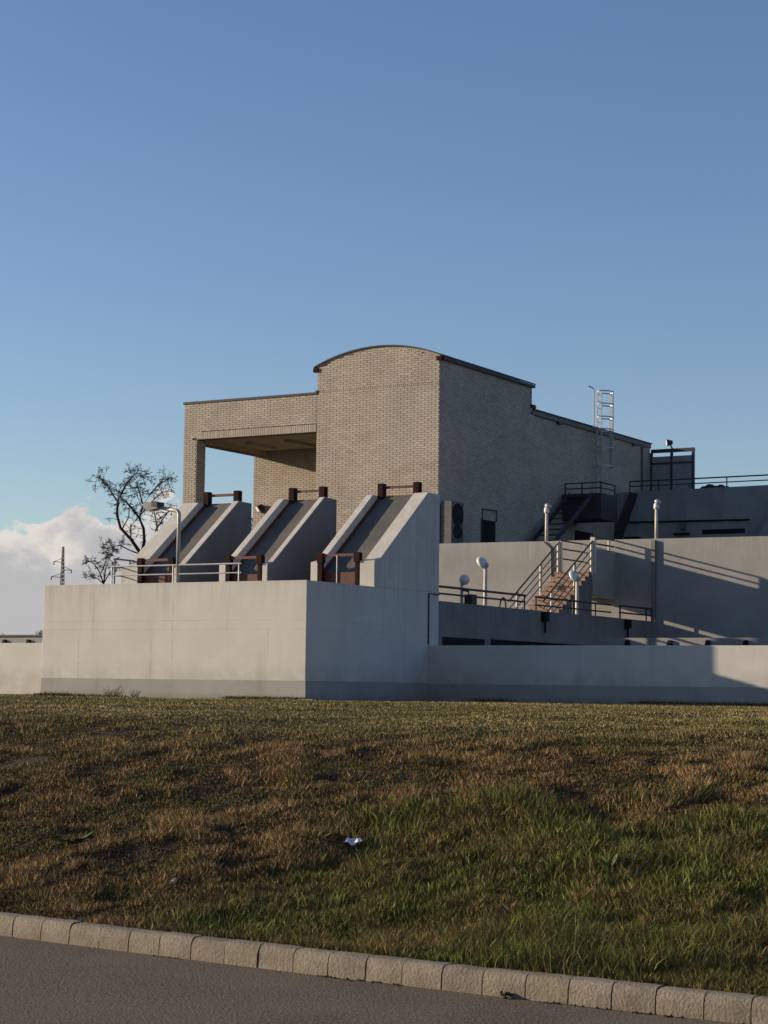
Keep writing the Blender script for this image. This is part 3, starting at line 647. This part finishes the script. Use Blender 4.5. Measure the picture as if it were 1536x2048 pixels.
# ================================================================== REAR BUILDING
YR = 69.5
rb = thing('rear_building', (-20, 72, 6.4), 'grey concrete rear building in shade with rooftop railing, far right', 'building')
m_ = MB(); m_.prism([(XS+0.04,6.37),(8,6.37),(8,9.60),(-24,9.50),(XS+0.04,9.45)], 'y', YR, 76); m_.build('wall', 'dark_concrete', rb)
m_ = MB(); m_.beam((-29.75,YR-0.12,9.40),(-30.45,YR-0.12,7.6),0.2,0.30); m_.build('stair_side', 'dark_metal', rb)
m_ = MB(); m_.tube([(-30.0,YR-0.06,8.33),(-29.9,YR-0.06,8.27),(-25.1,YR-0.06,8.22)], 0.035, 6); m_.build('wall_pipe', 'black', rb)
m_ = MB(); m_.box(-27.0,-25.3,YR-0.006,YR+0.1,7.72,7.90); m_.build('slot_window', 'black', rb)
m_ = MB(); m_.box(-27.85,-27.65,YR-0.16,YR-0.002,7.92,8.18); m_.build('junction_box', 'ac', rb)
m_ = MB(); m_.box(-28.1,-27.5,YR-0.2,YR-0.002,7.72,7.80); m_.box(-30.1,-29.5,YR-0.25,YR-0.002,7.6,7.7); m_.build('bracket_shelf', 'black', rb)
m_ = MB(); m_.prism([(-24.9,7.0),(-23.9,7.0),(-23.9,8.9)], 'y', YR-0.5, YR-0.002); m_.build('buttress', 'dark_concrete', rb)
railing('roof_railing', 'dark double rail railing on the roof of the rear building', [(-30.0,YR+0.1,0.0),(-28.2,YR+0.1,0.0),(8,YR+0.1,0.12)], [(-30.0,YR+0.1),(-28.8,YR+0.1),(-26.05,YR+0.1,0.02),(-23.3,YR+0.1,0.03),(-20.5,YR+0.1,0.05)], 9.45, (9.68,9.87), 'dark_metal', 0.028)
scn = thing('roof_screen', (-29.56, 72.8, 9.5), 'dark panelled screen frame on the rear building roof beside the brick end wall', 'screen')
for i, (x0, x1) in enumerate(((-30.44,-29.62), (-29.55,-28.70))):
    m_ = MB(); m_.box(x0, x1, 72.80, 72.86, 9.5, 11.20); pn = m_.build('panel', 'dark_concrete', scn)
    m_ = MB(); m_.box(x0, x1, 72.77, 72.80, 10.88, 10.95); m_.build('panel_batten', 'dark_metal', pn)
m_ = MB(); m_.box(-30.46,-28.62,72.78,72.92,11.36,11.50); m_.build('top_beam', 'dark_metal', scn)
for x in (-30.45, -29.58, -28.66):
    m_ = MB(); m_.box(x-0.04,x+0.04,72.76,72.90,9.4,11.36); m_.build('post', 'dark_metal', scn)
floodlight((-29.66, 72.8, 11.74), 'dark floodlight standing on top of the rear roof screen', (-0.9,-0.5,-0.1), (-29.55, 72.83, 11.49))
m_ = MB()
for k in range(5): m_.ball((-27.1+0.22*k, YR+0.5, 9.50+0.05*(k%2)), 0.17-0.02*abs(k-1), (1.3,1,0.8), seg=8, rings=5)
m_.tube([(-27.6,YR+0.5,9.45),(-27.75,YR+0.5,9.68)], 0.02, 5)
tag(m_.build('hose_coil', 'dark_metal', loc=(-26.8,YR+0.5,9.45)), 'dark lumpy hose heap on the rear building roof edge by the railing', 'hose')

# ================================================================== TREES, PYLON
def bare_tree(name, base, height, label, seed, spread=0.75, trunk_r=0.16, fork=0.55, levels=6, lean=(0,0), twig=0.012):
    rnd = random.Random(seed); t = thing(name, base, label, 'tree'); tr = MB(); tw = MB()
    def grow(p, d, ln, r, lv):
        pts = [p]; q = p.copy(); dd = d.copy(); n = 4 if lv > 2 else 3
        for i in range(n):
            dd = (dd + Vector((rnd.uniform(-.28,.28), rnd.uniform(-.28,.28), rnd.uniform(-.10,.22)))).normalized()
            q = q + dd*ln/n; pts.append(q.copy())
        (tr if lv > 3 else tw).tube(pts, r, 6 if lv > 3 else 4, max(r*0.62, twig))
        if lv == 0: return
        k = 2 if lv > 2 else 3
        for j in range(k + (1 if rnd.random() < 0.35 else 0)):
            at = pts[-1] if j < 2 else pts[rnd.randint(1, n-1)]
            axis = Vector((rnd.uniform(-1,1), rnd.uniform(-1,1), rnd.uniform(-.2,.5))).normalized()
            nd_ = (dd*(1.0) + axis*spread*rnd.uniform(0.7,1.35)).normalized()
            grow(at, nd_, ln*rnd.uniform(0.62,0.84), max(r*0.60, twig), lv-1)
    b = Vector(base); top = b + Vector((lean[0], lean[1], height*fork))
    tr.tube([b, b.lerp(top,0.5)+Vector((0.06,0,0)), top], trunk_r, 8, trunk_r*0.75)
    L0 = height*(1-fork)*0.36
    for sx in (-0.55, 0.35): grow(top, Vector((sx, -0.35*sx, 0.85)).normalized(), L0, trunk_r*0.62, levels)
    tr.build('trunk', 'bark', t, smooth=True); c = tw.build('crown', 'bark', t); 
    return t
def limb_tree(base, label, trunk_r, limbs, seed, k=1.0, fz=6.75, tl=0.27, dens=1):
    """limbs: (start radius, end radius, [(sideways, up) offsets from the fork in metres])"""
    rnd = random.Random(seed); t = thing('bare_tree', base, label, 'tree'); tr = MB(); tw = MB()
    side = Vector((r0.x, r0.y, 0)); dep = Vector((f0.x, f0.y, 0)); fork = Vector((base[0], base[1], fz))
    tr.tube([Vector(base), Vector(base).lerp(fork, 0.5) + side*0.06, fork], trunk_r, 8, trunk_r*0.8)
    def twig(p, d, ln, r, lv):
        pts = [p]; q = p.copy(); dd = d.copy()
        for i in range(3):
            dd = (dd + Vector((rnd.uniform(-.35,.35), rnd.uniform(-.35,.35), rnd.uniform(-.22,.22)))).normalized(); q = q + dd*ln/3; pts.append(q.copy())
        tw.tube(pts, r, 3, max(r*0.7, 0.006))
        if lv == 0: return
        for j in range(rnd.choice((2,2,3))):
            ax = Vector((rnd.uniform(-1,1), rnd.uniform(-1,1), rnd.uniform(-.7,.6))); twig(pts[rnd.randint(1,3)], (dd + ax*0.95).normalized(), ln*rnd.uniform(0.6,0.85), max(r*0.72, 0.0065), lv-1)
    for r1, r2, path in limbs:
        ph = rnd.uniform(-1, 1); pts = [fork + side*a*k + Vector((0,0,b*k)) + dep*(ph*math.hypot(a,b)*0.45*k + rnd.uniform(-.05,.05)) for a, b in path]
        tr.tube(pts, r1, 7, r2)
        for i in range(1, len(pts)):
            d = (pts[i]-pts[i-1]).normalized(); f = i/(len(pts)-1)
            for j in range(1 + dens + (f > 0.4) + 3*(i == len(pts)-1)):
                ax = Vector((rnd.uniform(-1,1), rnd.uniform(-1,1), rnd.uniform(-.5,.5)))
                if rnd.random() < 0.35 + 0.65*f: twig(pts[i].lerp(pts[i-1], rnd.random()*0.6*(i < len(pts)-1)), (d*0.5 + ax).normalized(), tl*rnd.uniform(0.7,1.25)*k, 0.011, 4 if f > 0.6 else 3)
    tr.build('trunk', 'bark', t, smooth=True); tw.build('crown', 'bark', t)
px = 1/52.0
def L_(*pts): return [((x-283)*px, (1108-y)*px) for x, y in pts]
limb_tree((-46.04, 59.75, 1.42), 'tall bare dark tree left of the brick portal, forking in front of the white cloud', 0.15, [
    (0.070, 0.028, L_((283,1108),(262,1078),(240,1055),(232,1028),(233,1000),(240,985),(250,965),(262,950))),
    (0.032, 0.014, L_((233,1000),(222,985),(213,970),(205,962))),
    (0.070, 0.026, L_((283,1108),(288,1080),(286,1055),(278,1035),(262,1015),(248,1000),(237,993))),
    (0.036, 0.016, L_((278,1035),(284,1010),(300,985),(318,966),(332,958))),
    (0.032, 0.014, L_((284,1010),(276,985),(270,965),(278,950))),
    (0.042, 0.018, L_((283,1108),(300,1085),(312,1062),(306,1035),(300,1012))),
    (0.030, 0.015, L_((312,1062),(325,1042),(337,1026))),
    (0.032, 0.014, L_((262,1078),(262,1052),(274,1038),(290,1020),(308,1000),(326,985))),
    (0.030, 0.014, L_((240,1055),(252,1030),(252,1005),(262,982))),
    (0.030, 0.014, L_((283,1108),(262,1100),(240,1090),(226,1092)))], 12)
def L2_(*pts): return [((x-202)*px, (1172-y)*px) for x, y in pts]
limb_tree((-47.25, 59.0, 1.42), 'small low tree with fine bare twigs beside the left railing of the white block', 0.06, [
    (0.030, 0.012, L2_((202,1172),(195,1150),(186,1135),(178,1130))), (0.030, 0.012, L2_((202,1172),(206,1145),(214,1125),(222,1110))),
    (0.028, 0.012, L2_((202,1172),(212,1155),(224,1140))), (0.025, 0.010, L2_((202,1172),(190,1162),(176,1158))),
    (0.025, 0.010, L2_((195,1150),(200,1132),(203,1118)))], 31, fz=5.62, tl=0.17)
bare_tree('bare_tree', (-42.2, 61.9, 1.42), 7.3, 'bare tree top peeping through the gap between the left and middle chutes', 5, 0.8, 0.09, 0.74, 4, (0.0, 0.0), 0.011)
for i, (x, y, h, lab) in enumerate(((-99.0,116.0,5.0,'low bare bush on the horizon above the left wall, close to the block corner'),
                                    (-101.6,114.6,4.6,'low bare bush on the horizon at the far left, over the dark roof edge'),
                                    (-97.8,117.0,5.3,'low bare bush on the horizon touching the block corner'))):
    bare_tree('bare_bush', (x,y,1.45), h*0.92, lab, 40+i, 1.0, 0.06, 0.62, 4, (0,0), 0.016)
py = thing('power_pylon', (-250.0, 299.2, 1.45), 'slim lattice power pylon far away in front of the clouds, at the left', 'pylon')
pc = Vector((-250.0, 299.2, 0)); legs = [(-1,-1),(1,-1),(1,1),(-1,1)]
def pw(z): return 0.62*(1-(z-1.45)/29.0) + 0.07 if z > 12 else 0.62*(1-(10.55/29.0)) + 0.07 + (12-z)*0.06
m_ = MB()
for a, b in legs: m_.beam(pc+Vector((a*pw(1.45),b*pw(1.45),1.45)), pc+Vector((a*pw(12),b*pw(12),12)), 0.13, 0.13); m_.beam(pc+Vector((a*pw(12),b*pw(12),12)), pc+Vector((a*pw(28.9),b*pw(28.9),28.9)), 0.11, 0.11)
m_.build('leg_frame', 'fascia', py)
m_ = MB(); z = 2.0; k = 0
while z < 28:
    h = max(0.8, pw(z)*1.7)
    for i in range(4):
        a, b = legs[i], legs[(i+1)%4]; p = pc+Vector((a[0]*pw(z),a[1]*pw(z),z)); q = pc+Vector((b[0]*pw(z+h),b[1]*pw(z+h),z+h)); m_.beam(p, q, 0.07, 0.07)
        p = pc+Vector((b[0]*pw(z),b[1]*pw(z),z)); q = pc+Vector((a[0]*pw(z+h),a[1]*pw(z+h),z+h)); m_.beam(p, q, 0.07, 0.07)
    z += h
m_.build('lattice', 'fascia', py)
rx_ = Vector((0.84, 0.54, 0))
for zz, L_ in ((25.9,-1.75),(24.3,1.7),(22.9,-2.2)):
    m_ = MB(); tip = pc+rx_*L_+Vector((0,0,zz)); m_.beam(pc+Vector((0,0,zz-0.1)), tip, 0.12, 0.12); m_.beam(pc+Vector((0,0,zz+0.75)), tip, 0.09, 0.09)
    m_.tube([tip, tip-Vector((0,0,0.65))], 0.12, 6); m_.build('cross_arm', 'fascia', py)

# ================================================================== TURF, WEEDS, LITTER
def turf():
    F2 = np.array([f0.x, f0.y]); R2 = np.array([r0.x, r0.y])
    def scatter(n, dmax, ex):
        u = rng.random(n); D = (10.0**-ex + u*(dmax**-ex - 10.0**-ex))**(-1/ex); lat = (rng.random(n)*2-1)*(D*0.29 + 1.3)
        P = F2[None]*D[:,None] + R2[None]*lat[:,None]; return P[:,0], P[:,1], D
    def fields(x, y):
        t = y - kerb_y(x); n1 = V3.fbm(x, y, 0.35, 4); n2 = V4.fbm(x, y, 1.1, 4); n4 = V1.fbm(x+50, y, 2.2, 3)
        zone = smooth(x + 8.5 + 0.25*(t-1.5) + (n1-0.5)*2.4, -0.5, 0.9)*smooth(4.4 - t + (n2-0.5)*2.5, -0.7, 1.0)   # taller mixed grass, lower right
        plat = smooth(t + (n1-0.5)*4, 6.0, 11.0)
        tuft = smooth(V2.fbm(x, y+30, 2.9, 3), 0.40, 0.66)*(0.55+0.45*smooth(V4.fbm(x+20, y, 0.8, 2), 0.3, 0.6))
        return t, n1, n2, n4, zone, plat, tuft
    def ok_(x, y, t): return (t > 0.13) & ~(((x > -30.4) & (x < -22.8) & (y > 35.45)) | (y > 40.9))
    vs, ls, st, cs = [], [], [], []; nv = nl = 0
    # (1) short matted flecks everywhere: one triangle each
    x, y, D = scatter(1500000, 47.0, 0.8); t, n1, n2, n4, zone, plat, tuft = fields(x, y); k = ok_(x, y, t)
    x, y, D, t, n1, n2, n4, zone, plat, tuft = [a[k] for a in (x, y, D, t, n1, n2, n4, zone, plat, tuft)]; m = len(x); lod = D/11.0
    z = ground_z(x, y); bank = 1-plat
    h = (0.013 + 0.036*tuft*bank + 0.010*zone)*(0.4 + 1.2*rng.random(m))*lod**0.35
    w = 0.0040*lod**0.9*(0.6 + 0.8*rng.random(m)); ta = rng.random(m)*np.pi; wx, wy = np.cos(ta)*w, np.sin(ta)*w
    a2 = rng.random(m)*2*np.pi; ln = h*(0.2 + 1.0*rng.random(m)); q = rng.random(m)
    v = np.empty((m,3,3), np.float32)
    v[:,0] = np.stack([x-wx, y-wy, z-0.003],1); v[:,1] = np.stack([x+wx, y+wy, z-0.003],1); v[:,2] = np.stack([x+np.cos(a2)*ln, y+np.sin(a2)*ln, z+h],1)
    g = rng.random(m) < np.clip(bank*(1-zone)*(0.08 + smooth(n2, 0.54, 0.68)*0.45) + zone*0.45 + plat*(0.12 + 0.45*smooth(V1.fbm(x*0.25, y, 0.55, 3), 0.46, 0.62)), 0, 1)
    A = lambda *c: np.array(c)
    brown = A(.066,.045,.024) + (A(.440,.300,.168)-A(.066,.045,.024))*(np.clip(0.10 + 0.60*tuft + 0.7*(q-0.5), 0, 1))[:,None]
    plc = A(.325,.250,.140)*((0.70 + 0.45*q)*(0.55 + 0.55*smooth(V4.fbm(x*0.3, y+9, 0.7, 3), 0.36, 0.62) + 0.45*smooth(V1.fbm(x*0.5+7, y, 2.4, 3), 0.35, 0.65)))[:,None]; col = brown*bank[:,None] + plc*plat[:,None]
    grn = (A(.120,.128,.040)*bank[:,None] + A(.185,.180,.072)*plat[:,None])*(0.6 + 0.7*q)[:,None]
    col = np.where(g[:,None], grn, col)*(0.7 + 0.6*rng.random(m))[:,None]
    vs.append(v.reshape(-1,3)); ls.append(np.arange(m*3) + nv); st.append(np.arange(m)*3 + nl); cs.append(np.repeat(col, 3, 0)); nv += m*3; nl += m*3
    # (2) longer blades: the taller mixed grass, with stray tufts elsewhere
    x, y, D = scatter(84000, 30.0, 1.4); t, n1, n2, n4, zone, plat, tuft = fields(x, y)
    k = ok_(x, y, t) & (rng.random(len(x)) < np.maximum(zone*(0.35+0.65*smooth(V2.fbm(x, y, 3.1, 3), 0.36, 0.52)), 0.07*tuft*(1-plat)))
    ne = 2600; ex = np.where(rng.random(ne) < 0.5, rng.uniform(-30.3, -22.8, ne), rng.uniform(-22.8, -11.0, ne)); ey = np.where(ex < -22.9, 35.6, 41.03) - np.abs(rng.normal(0.03, 0.10, ne)) - 0.02
    ek = rng.random(ne) < smooth(V3(ex, ey, 0.9), 0.35, 0.75); ex, ey = ex[ek], ey[ek]; en = len(ex); kk = np.ones(en, bool)     # ragged growth at the foot of the walls
    x, y, D = np.r_[x, ex], np.r_[y, ey], np.r_[D, ex*f0.x + ey*f0.y]; n2 = np.r_[n2, np.full(en, 0.6)]; n4 = np.r_[n4, np.full(en, 0.4)]; zone = np.r_[zone, np.full(en, 0.30)]; plat = np.r_[plat, np.ones(en)]; k = np.r_[k, kk]
    per = 9; x, y, D, n2, n4, zone, plat = [np.repeat(a[k], per) for a in (x, y, D, n2, n4, zone, plat)]; m = len(x); lod = D/11.0
    ang = rng.random(m)*2*np.pi; rad = rng.random(m)**0.6*0.06*lod**0.5; x = x + np.cos(ang)*rad; y = y + np.sin(ang)*rad
    y = np.maximum(y, kerb_y(x) + 0.10); z = ground_z(x, y) - 0.005
    isg = rng.random(m) < zone*(0.42 + 0.50*smooth(n4, 0.43, 0.58)) + 0.10
    broad = isg & (rng.random(m) < 0.10*zone*smooth(n4, 0.48, 0.6)); tall = smooth(n2, 0.35, 0.65)
    h = ((0.03 + 0.03*tall)*(1-zone) + zone*(0.055 + 0.08*tall))*(0.45 + 1.0*rng.random(m)); straw = (~isg) & (rng.random(m) < 0.05); h[straw] *= 1.6
    w = np.where(isg, 0.0023, 0.0019)*lod**0.95*(0.7+0.6*rng.random(m)); w[broad] *= 2.6
    a2 = ang + rng.normal(0, 0.9, m); lean = np.where(isg, 0.55, 0.95)*(0.25 + 1.1*rng.random(m))*h
    dx, dy = np.cos(a2)*lean, np.sin(a2)*lean; ta = rng.random(m)*np.pi; wx, wy = np.cos(ta)*w, np.sin(ta)*w
    v = np.empty((m, 5, 3), np.float32)
    v[:,0] = np.stack([x-wx, y-wy, z],1); v[:,1] = np.stack([x+wx, y+wy, z],1)
    mx_, my_, mz_ = x+dx*0.38, y+dy*0.38, z+h*0.62
    v[:,2] = np.stack([mx_+wx*.75, my_+wy*.75, mz_],1); v[:,3] = np.stack([mx_-wx*.75, my_-wy*.75, mz_],1)
    v[:,4] = np.stack([x+dx*1.1, y+dy*1.1, z+h*(1-0.4*rng.random(m)*(~isg))],1)
    b = np.arange(m)*5 + nv
    q = rng.random(m)[:,None]; q2 = rng.random(m)[:,None]; zn = zone[:,None]
    G1 = A(0.075, 0.082, 0.027); G2 = A(0.185, 0.198, 0.066); B1 = A(0.430, 0.295, 0.162); B2 = A(0.120, 0.080, 0.042); O1 = A(0.285, 0.225, 0.118); O2 = A(0.090, 0.076, 0.036)
    cg = G1 + (G2-G1)*q; cb = (B2 + (B1-B2)*q2)*(1-zn) + (O2 + (O1-O2)*q2)*zn
    col = np.where(isg[:,None], cg, cb); col[straw] = A(0.30, 0.225, 0.13); col[broad] = A(0.155, 0.195, 0.058); col *= (0.75 + 0.5*rng.random(m))[:,None]
    vs.append(v.reshape(-1,3)); ls.append(np.stack([b, b+1, b+2, b+3, b+3, b+2, b+4],1).ravel()); st.append((np.stack([np.arange(m)*7, np.arange(m)*7+4],1)+nl).ravel()); cs.append(np.repeat(col, 7, 0)); nv += m*5; nl += m*7
    V = np.concatenate(vs).astype(np.float32); LI = np.concatenate(ls).astype(np.int32); ST = np.concatenate(st).astype(np.int32); CC = np.concatenate(cs)
    me = bpy.data.meshes.new('grass'); me.vertices.add(len(V)); me.vertices.foreach_set('co', V.ravel())
    me.loops.add(len(LI)); me.loops.foreach_set('vertex_index', LI); me.polygons.add(len(ST)); me.polygons.foreach_set('loop_start', ST)
    me.update(calc_edges=True)
    arr = np.ones((len(LI), 4), np.float32); arr[:,:3] = CC
    ca = me.color_attributes.new('blade_col', 'FLOAT_COLOR', 'CORNER'); ca.data.foreach_set('color', arr.ravel())
    me.materials.append(MAT['blade'])
    o = bpy.data.objects.new('grass', me); COL.objects.link(o); tag(o, 'dry brown and green rough grass covering the bank', kind='stuff')
turf()
def gutter_dirt():
    m_ = MB(); rnd = random.Random(9)
    for i in range(420):
        x = rnd.uniform(-10.5, -2.5)
        if V1(x, 0.0, 1.3) < 0.42: continue
        y = float(kerb_y(x)) - 0.035 - abs(rnd.gauss(0, 0.022)); a = rnd.uniform(0, 6.28); r_ = rnd.uniform(0.006, 0.018)
        c, s_ = math.cos(a)*r_, math.sin(a)*r_; h = rnd.uniform(0.003, 0.016)
        m_.add([(x-c,y-s_,0.001),(x+s_,y-c,0.001),(x+c,y+s_,0.001),(x-s_*.6,y+c*.6,0.001),(x,y,h)], [(0,1,4),(1,2,4),(2,3,4),(3,0,4)])
    tag(m_.build('gutter_dirt', 'soil'), kind='stuff')
gutter_dirt()
def weed(x, y, label, n, size, seed, upright=0.5):
    rnd = random.Random(seed); z = float(ground_z(x, y)); t = thing('weed', (x,y,z), label, 'weed')
    for i in range(n):
        a = rnd.uniform(0, 2*math.pi); L_ = size*rnd.uniform(0.6,1.1); e = rnd.uniform(upright-0.3, upright+0.4); m_ = MB(); vs = []
        d = Vector((math.cos(a), math.sin(a), 0)); sd_ = Vector((-math.sin(a), math.cos(a), 0)); w_ = L_*rnd.uniform(0.10,0.17)
        p0 = Vector((x,y,z)) + d*rnd.uniform(0,0.02); prof_ = [0.25,0.8,1.0,0.7,0.05]
        for k in range(5):
            s_ = k/4; c = p0 + d*L_*s_*math.cos(e)*(1+0.15*s_) + Vector((0,0,L_*(s_*math.sin(e) - 0.35*s_*s_*0.6)))
            vs += [c - sd_*w_*prof_[k] + Vector((0,0,w_*0.25)), c, c + sd_*w_*prof_[k] + Vector((0,0,w_*0.25))]
        fs = []
        for k in range(4): fs += [(3*k,3*k+1,3*k+4,3*k+3),(3*k+1,3*k+2,3*k+5,3*k+4)]
        m_.add(vs, fs); m_.build('leaf', 'leaf', t, smooth=True)
weed(-8.30, 13.10, 'dark green leafy weed beside the white plastic scrap', 12, 0.17, 1, 0.6)
weed(-10.6, 12.95, 'broad leafy weed on the dry brown bank at the left', 14, 0.20, 2, 0.5)
weed(-5.62, 12.70, 'upright pale green weed in the tall grass at the right', 14, 0.15, 3, 0.9)
weed(-8.15, 11.25, 'low green weed close to the kerb in the middle', 12, 0.14, 4, 0.35)
weed(-4.9, 11.75, 'leafy weed in the lower right grass above the kerb', 10, 0.18, 5, 0.7)
def dry_tuft(x, y, label, seed, n=26, size=0.34):
    rnd = random.Random(seed); z = 1.44; t = thing('dry_plant', (x,y,z), label, 'plant'); m_ = MB()
    for i in range(n):
        a = rnd.uniform(0, 6.28); L_0 = size*rnd.uniform(.5,1.1); p = Vector((x+rnd.uniform(-.18,.18), y+rnd.uniform(-.05,.05), z)); d = Vector((math.cos(a)*.5, math.sin(a)*.3, 1)).normalized()
        m_.tube([p, p+d*L_0*.6+Vector((rnd.uniform(-.03,.03),0,0)), p+d*L_0+Vector((rnd.uniform(-.08,.08),0,rnd.uniform(-.06,0)))], 0.007, 3, 0.004)
    m_.build('stem', 'far_green', t)
dry_tuft(-28.05, 35.42, 'dry stalks at the foot of the white block front, left of its middle', 1)
dry_tuft(-29.6, 35.42, 'low dry stalks at the left foot of the white block front', 2, 18, 0.2)
def scrap(name, x, y, lx_, ly_, label, mat, cat, lift=0.05, seed=1):
    rnd = random.Random(seed); m_ = MB(); n = 7; z = float(ground_z(x,y)) + lift; vs = []
    for i in range(n):
        for j in range(4):
            vs.append((x+(i/(n-1)-.5)*lx_+rnd.uniform(-.01,.01), y+(j/3-.5)*ly_+rnd.uniform(-.01,.01), z+(j/3-.5)*ly_*0.42+0.008*math.sin(i*1.3+j)+rnd.uniform(-.01,.012)+0.05*(i/(n-1)-.5)**2))
    fs = [(i*4+j,(i+1)*4+j,(i+1)*4+j+1,i*4+j+1) for i in range(n-1) for j in range(3)]
    k = len(vs); vs += [(a,b,c-0.006) for a,b,c in vs]; fs += [tuple(q+k for q in reversed(f)) for f in fs]
    m_.add(vs, fs); tag(m_.build(name, mat, loc=(x,y,z)), label, cat)
scrap('plastic_scrap', -8.03, 13.22, 0.15, 0.07, 'crumpled white plastic scrap lying in the grass of the bank', 'plastic', 'litter', 0.085, 3)
scrap('paper_scrap', -8.66, 11.72, 0.022, 0.03, 'tiny pale paper scrap on the dry bank at the lower left', 'cream_metal', 'litter', 0.06, 4)
rnd = random.Random(3); m_ = MB()
for k in range(14): 
    xx = -5.13+rnd.uniform(-.035,.035); yy = float(kerb_y(xx))-0.05+rnd.uniform(-.03,.01); m_.ball((xx,yy,0.006+rnd.uniform(0,.03)), rnd.uniform(.006,.015), (1,1,.7), seg=6, rings=4)
tag(m_.build('soil_clump', 'soil', loc=(-5.13,10.2,0)), 'small dark clump of soil and leaves at the foot of the kerb', 'debris')
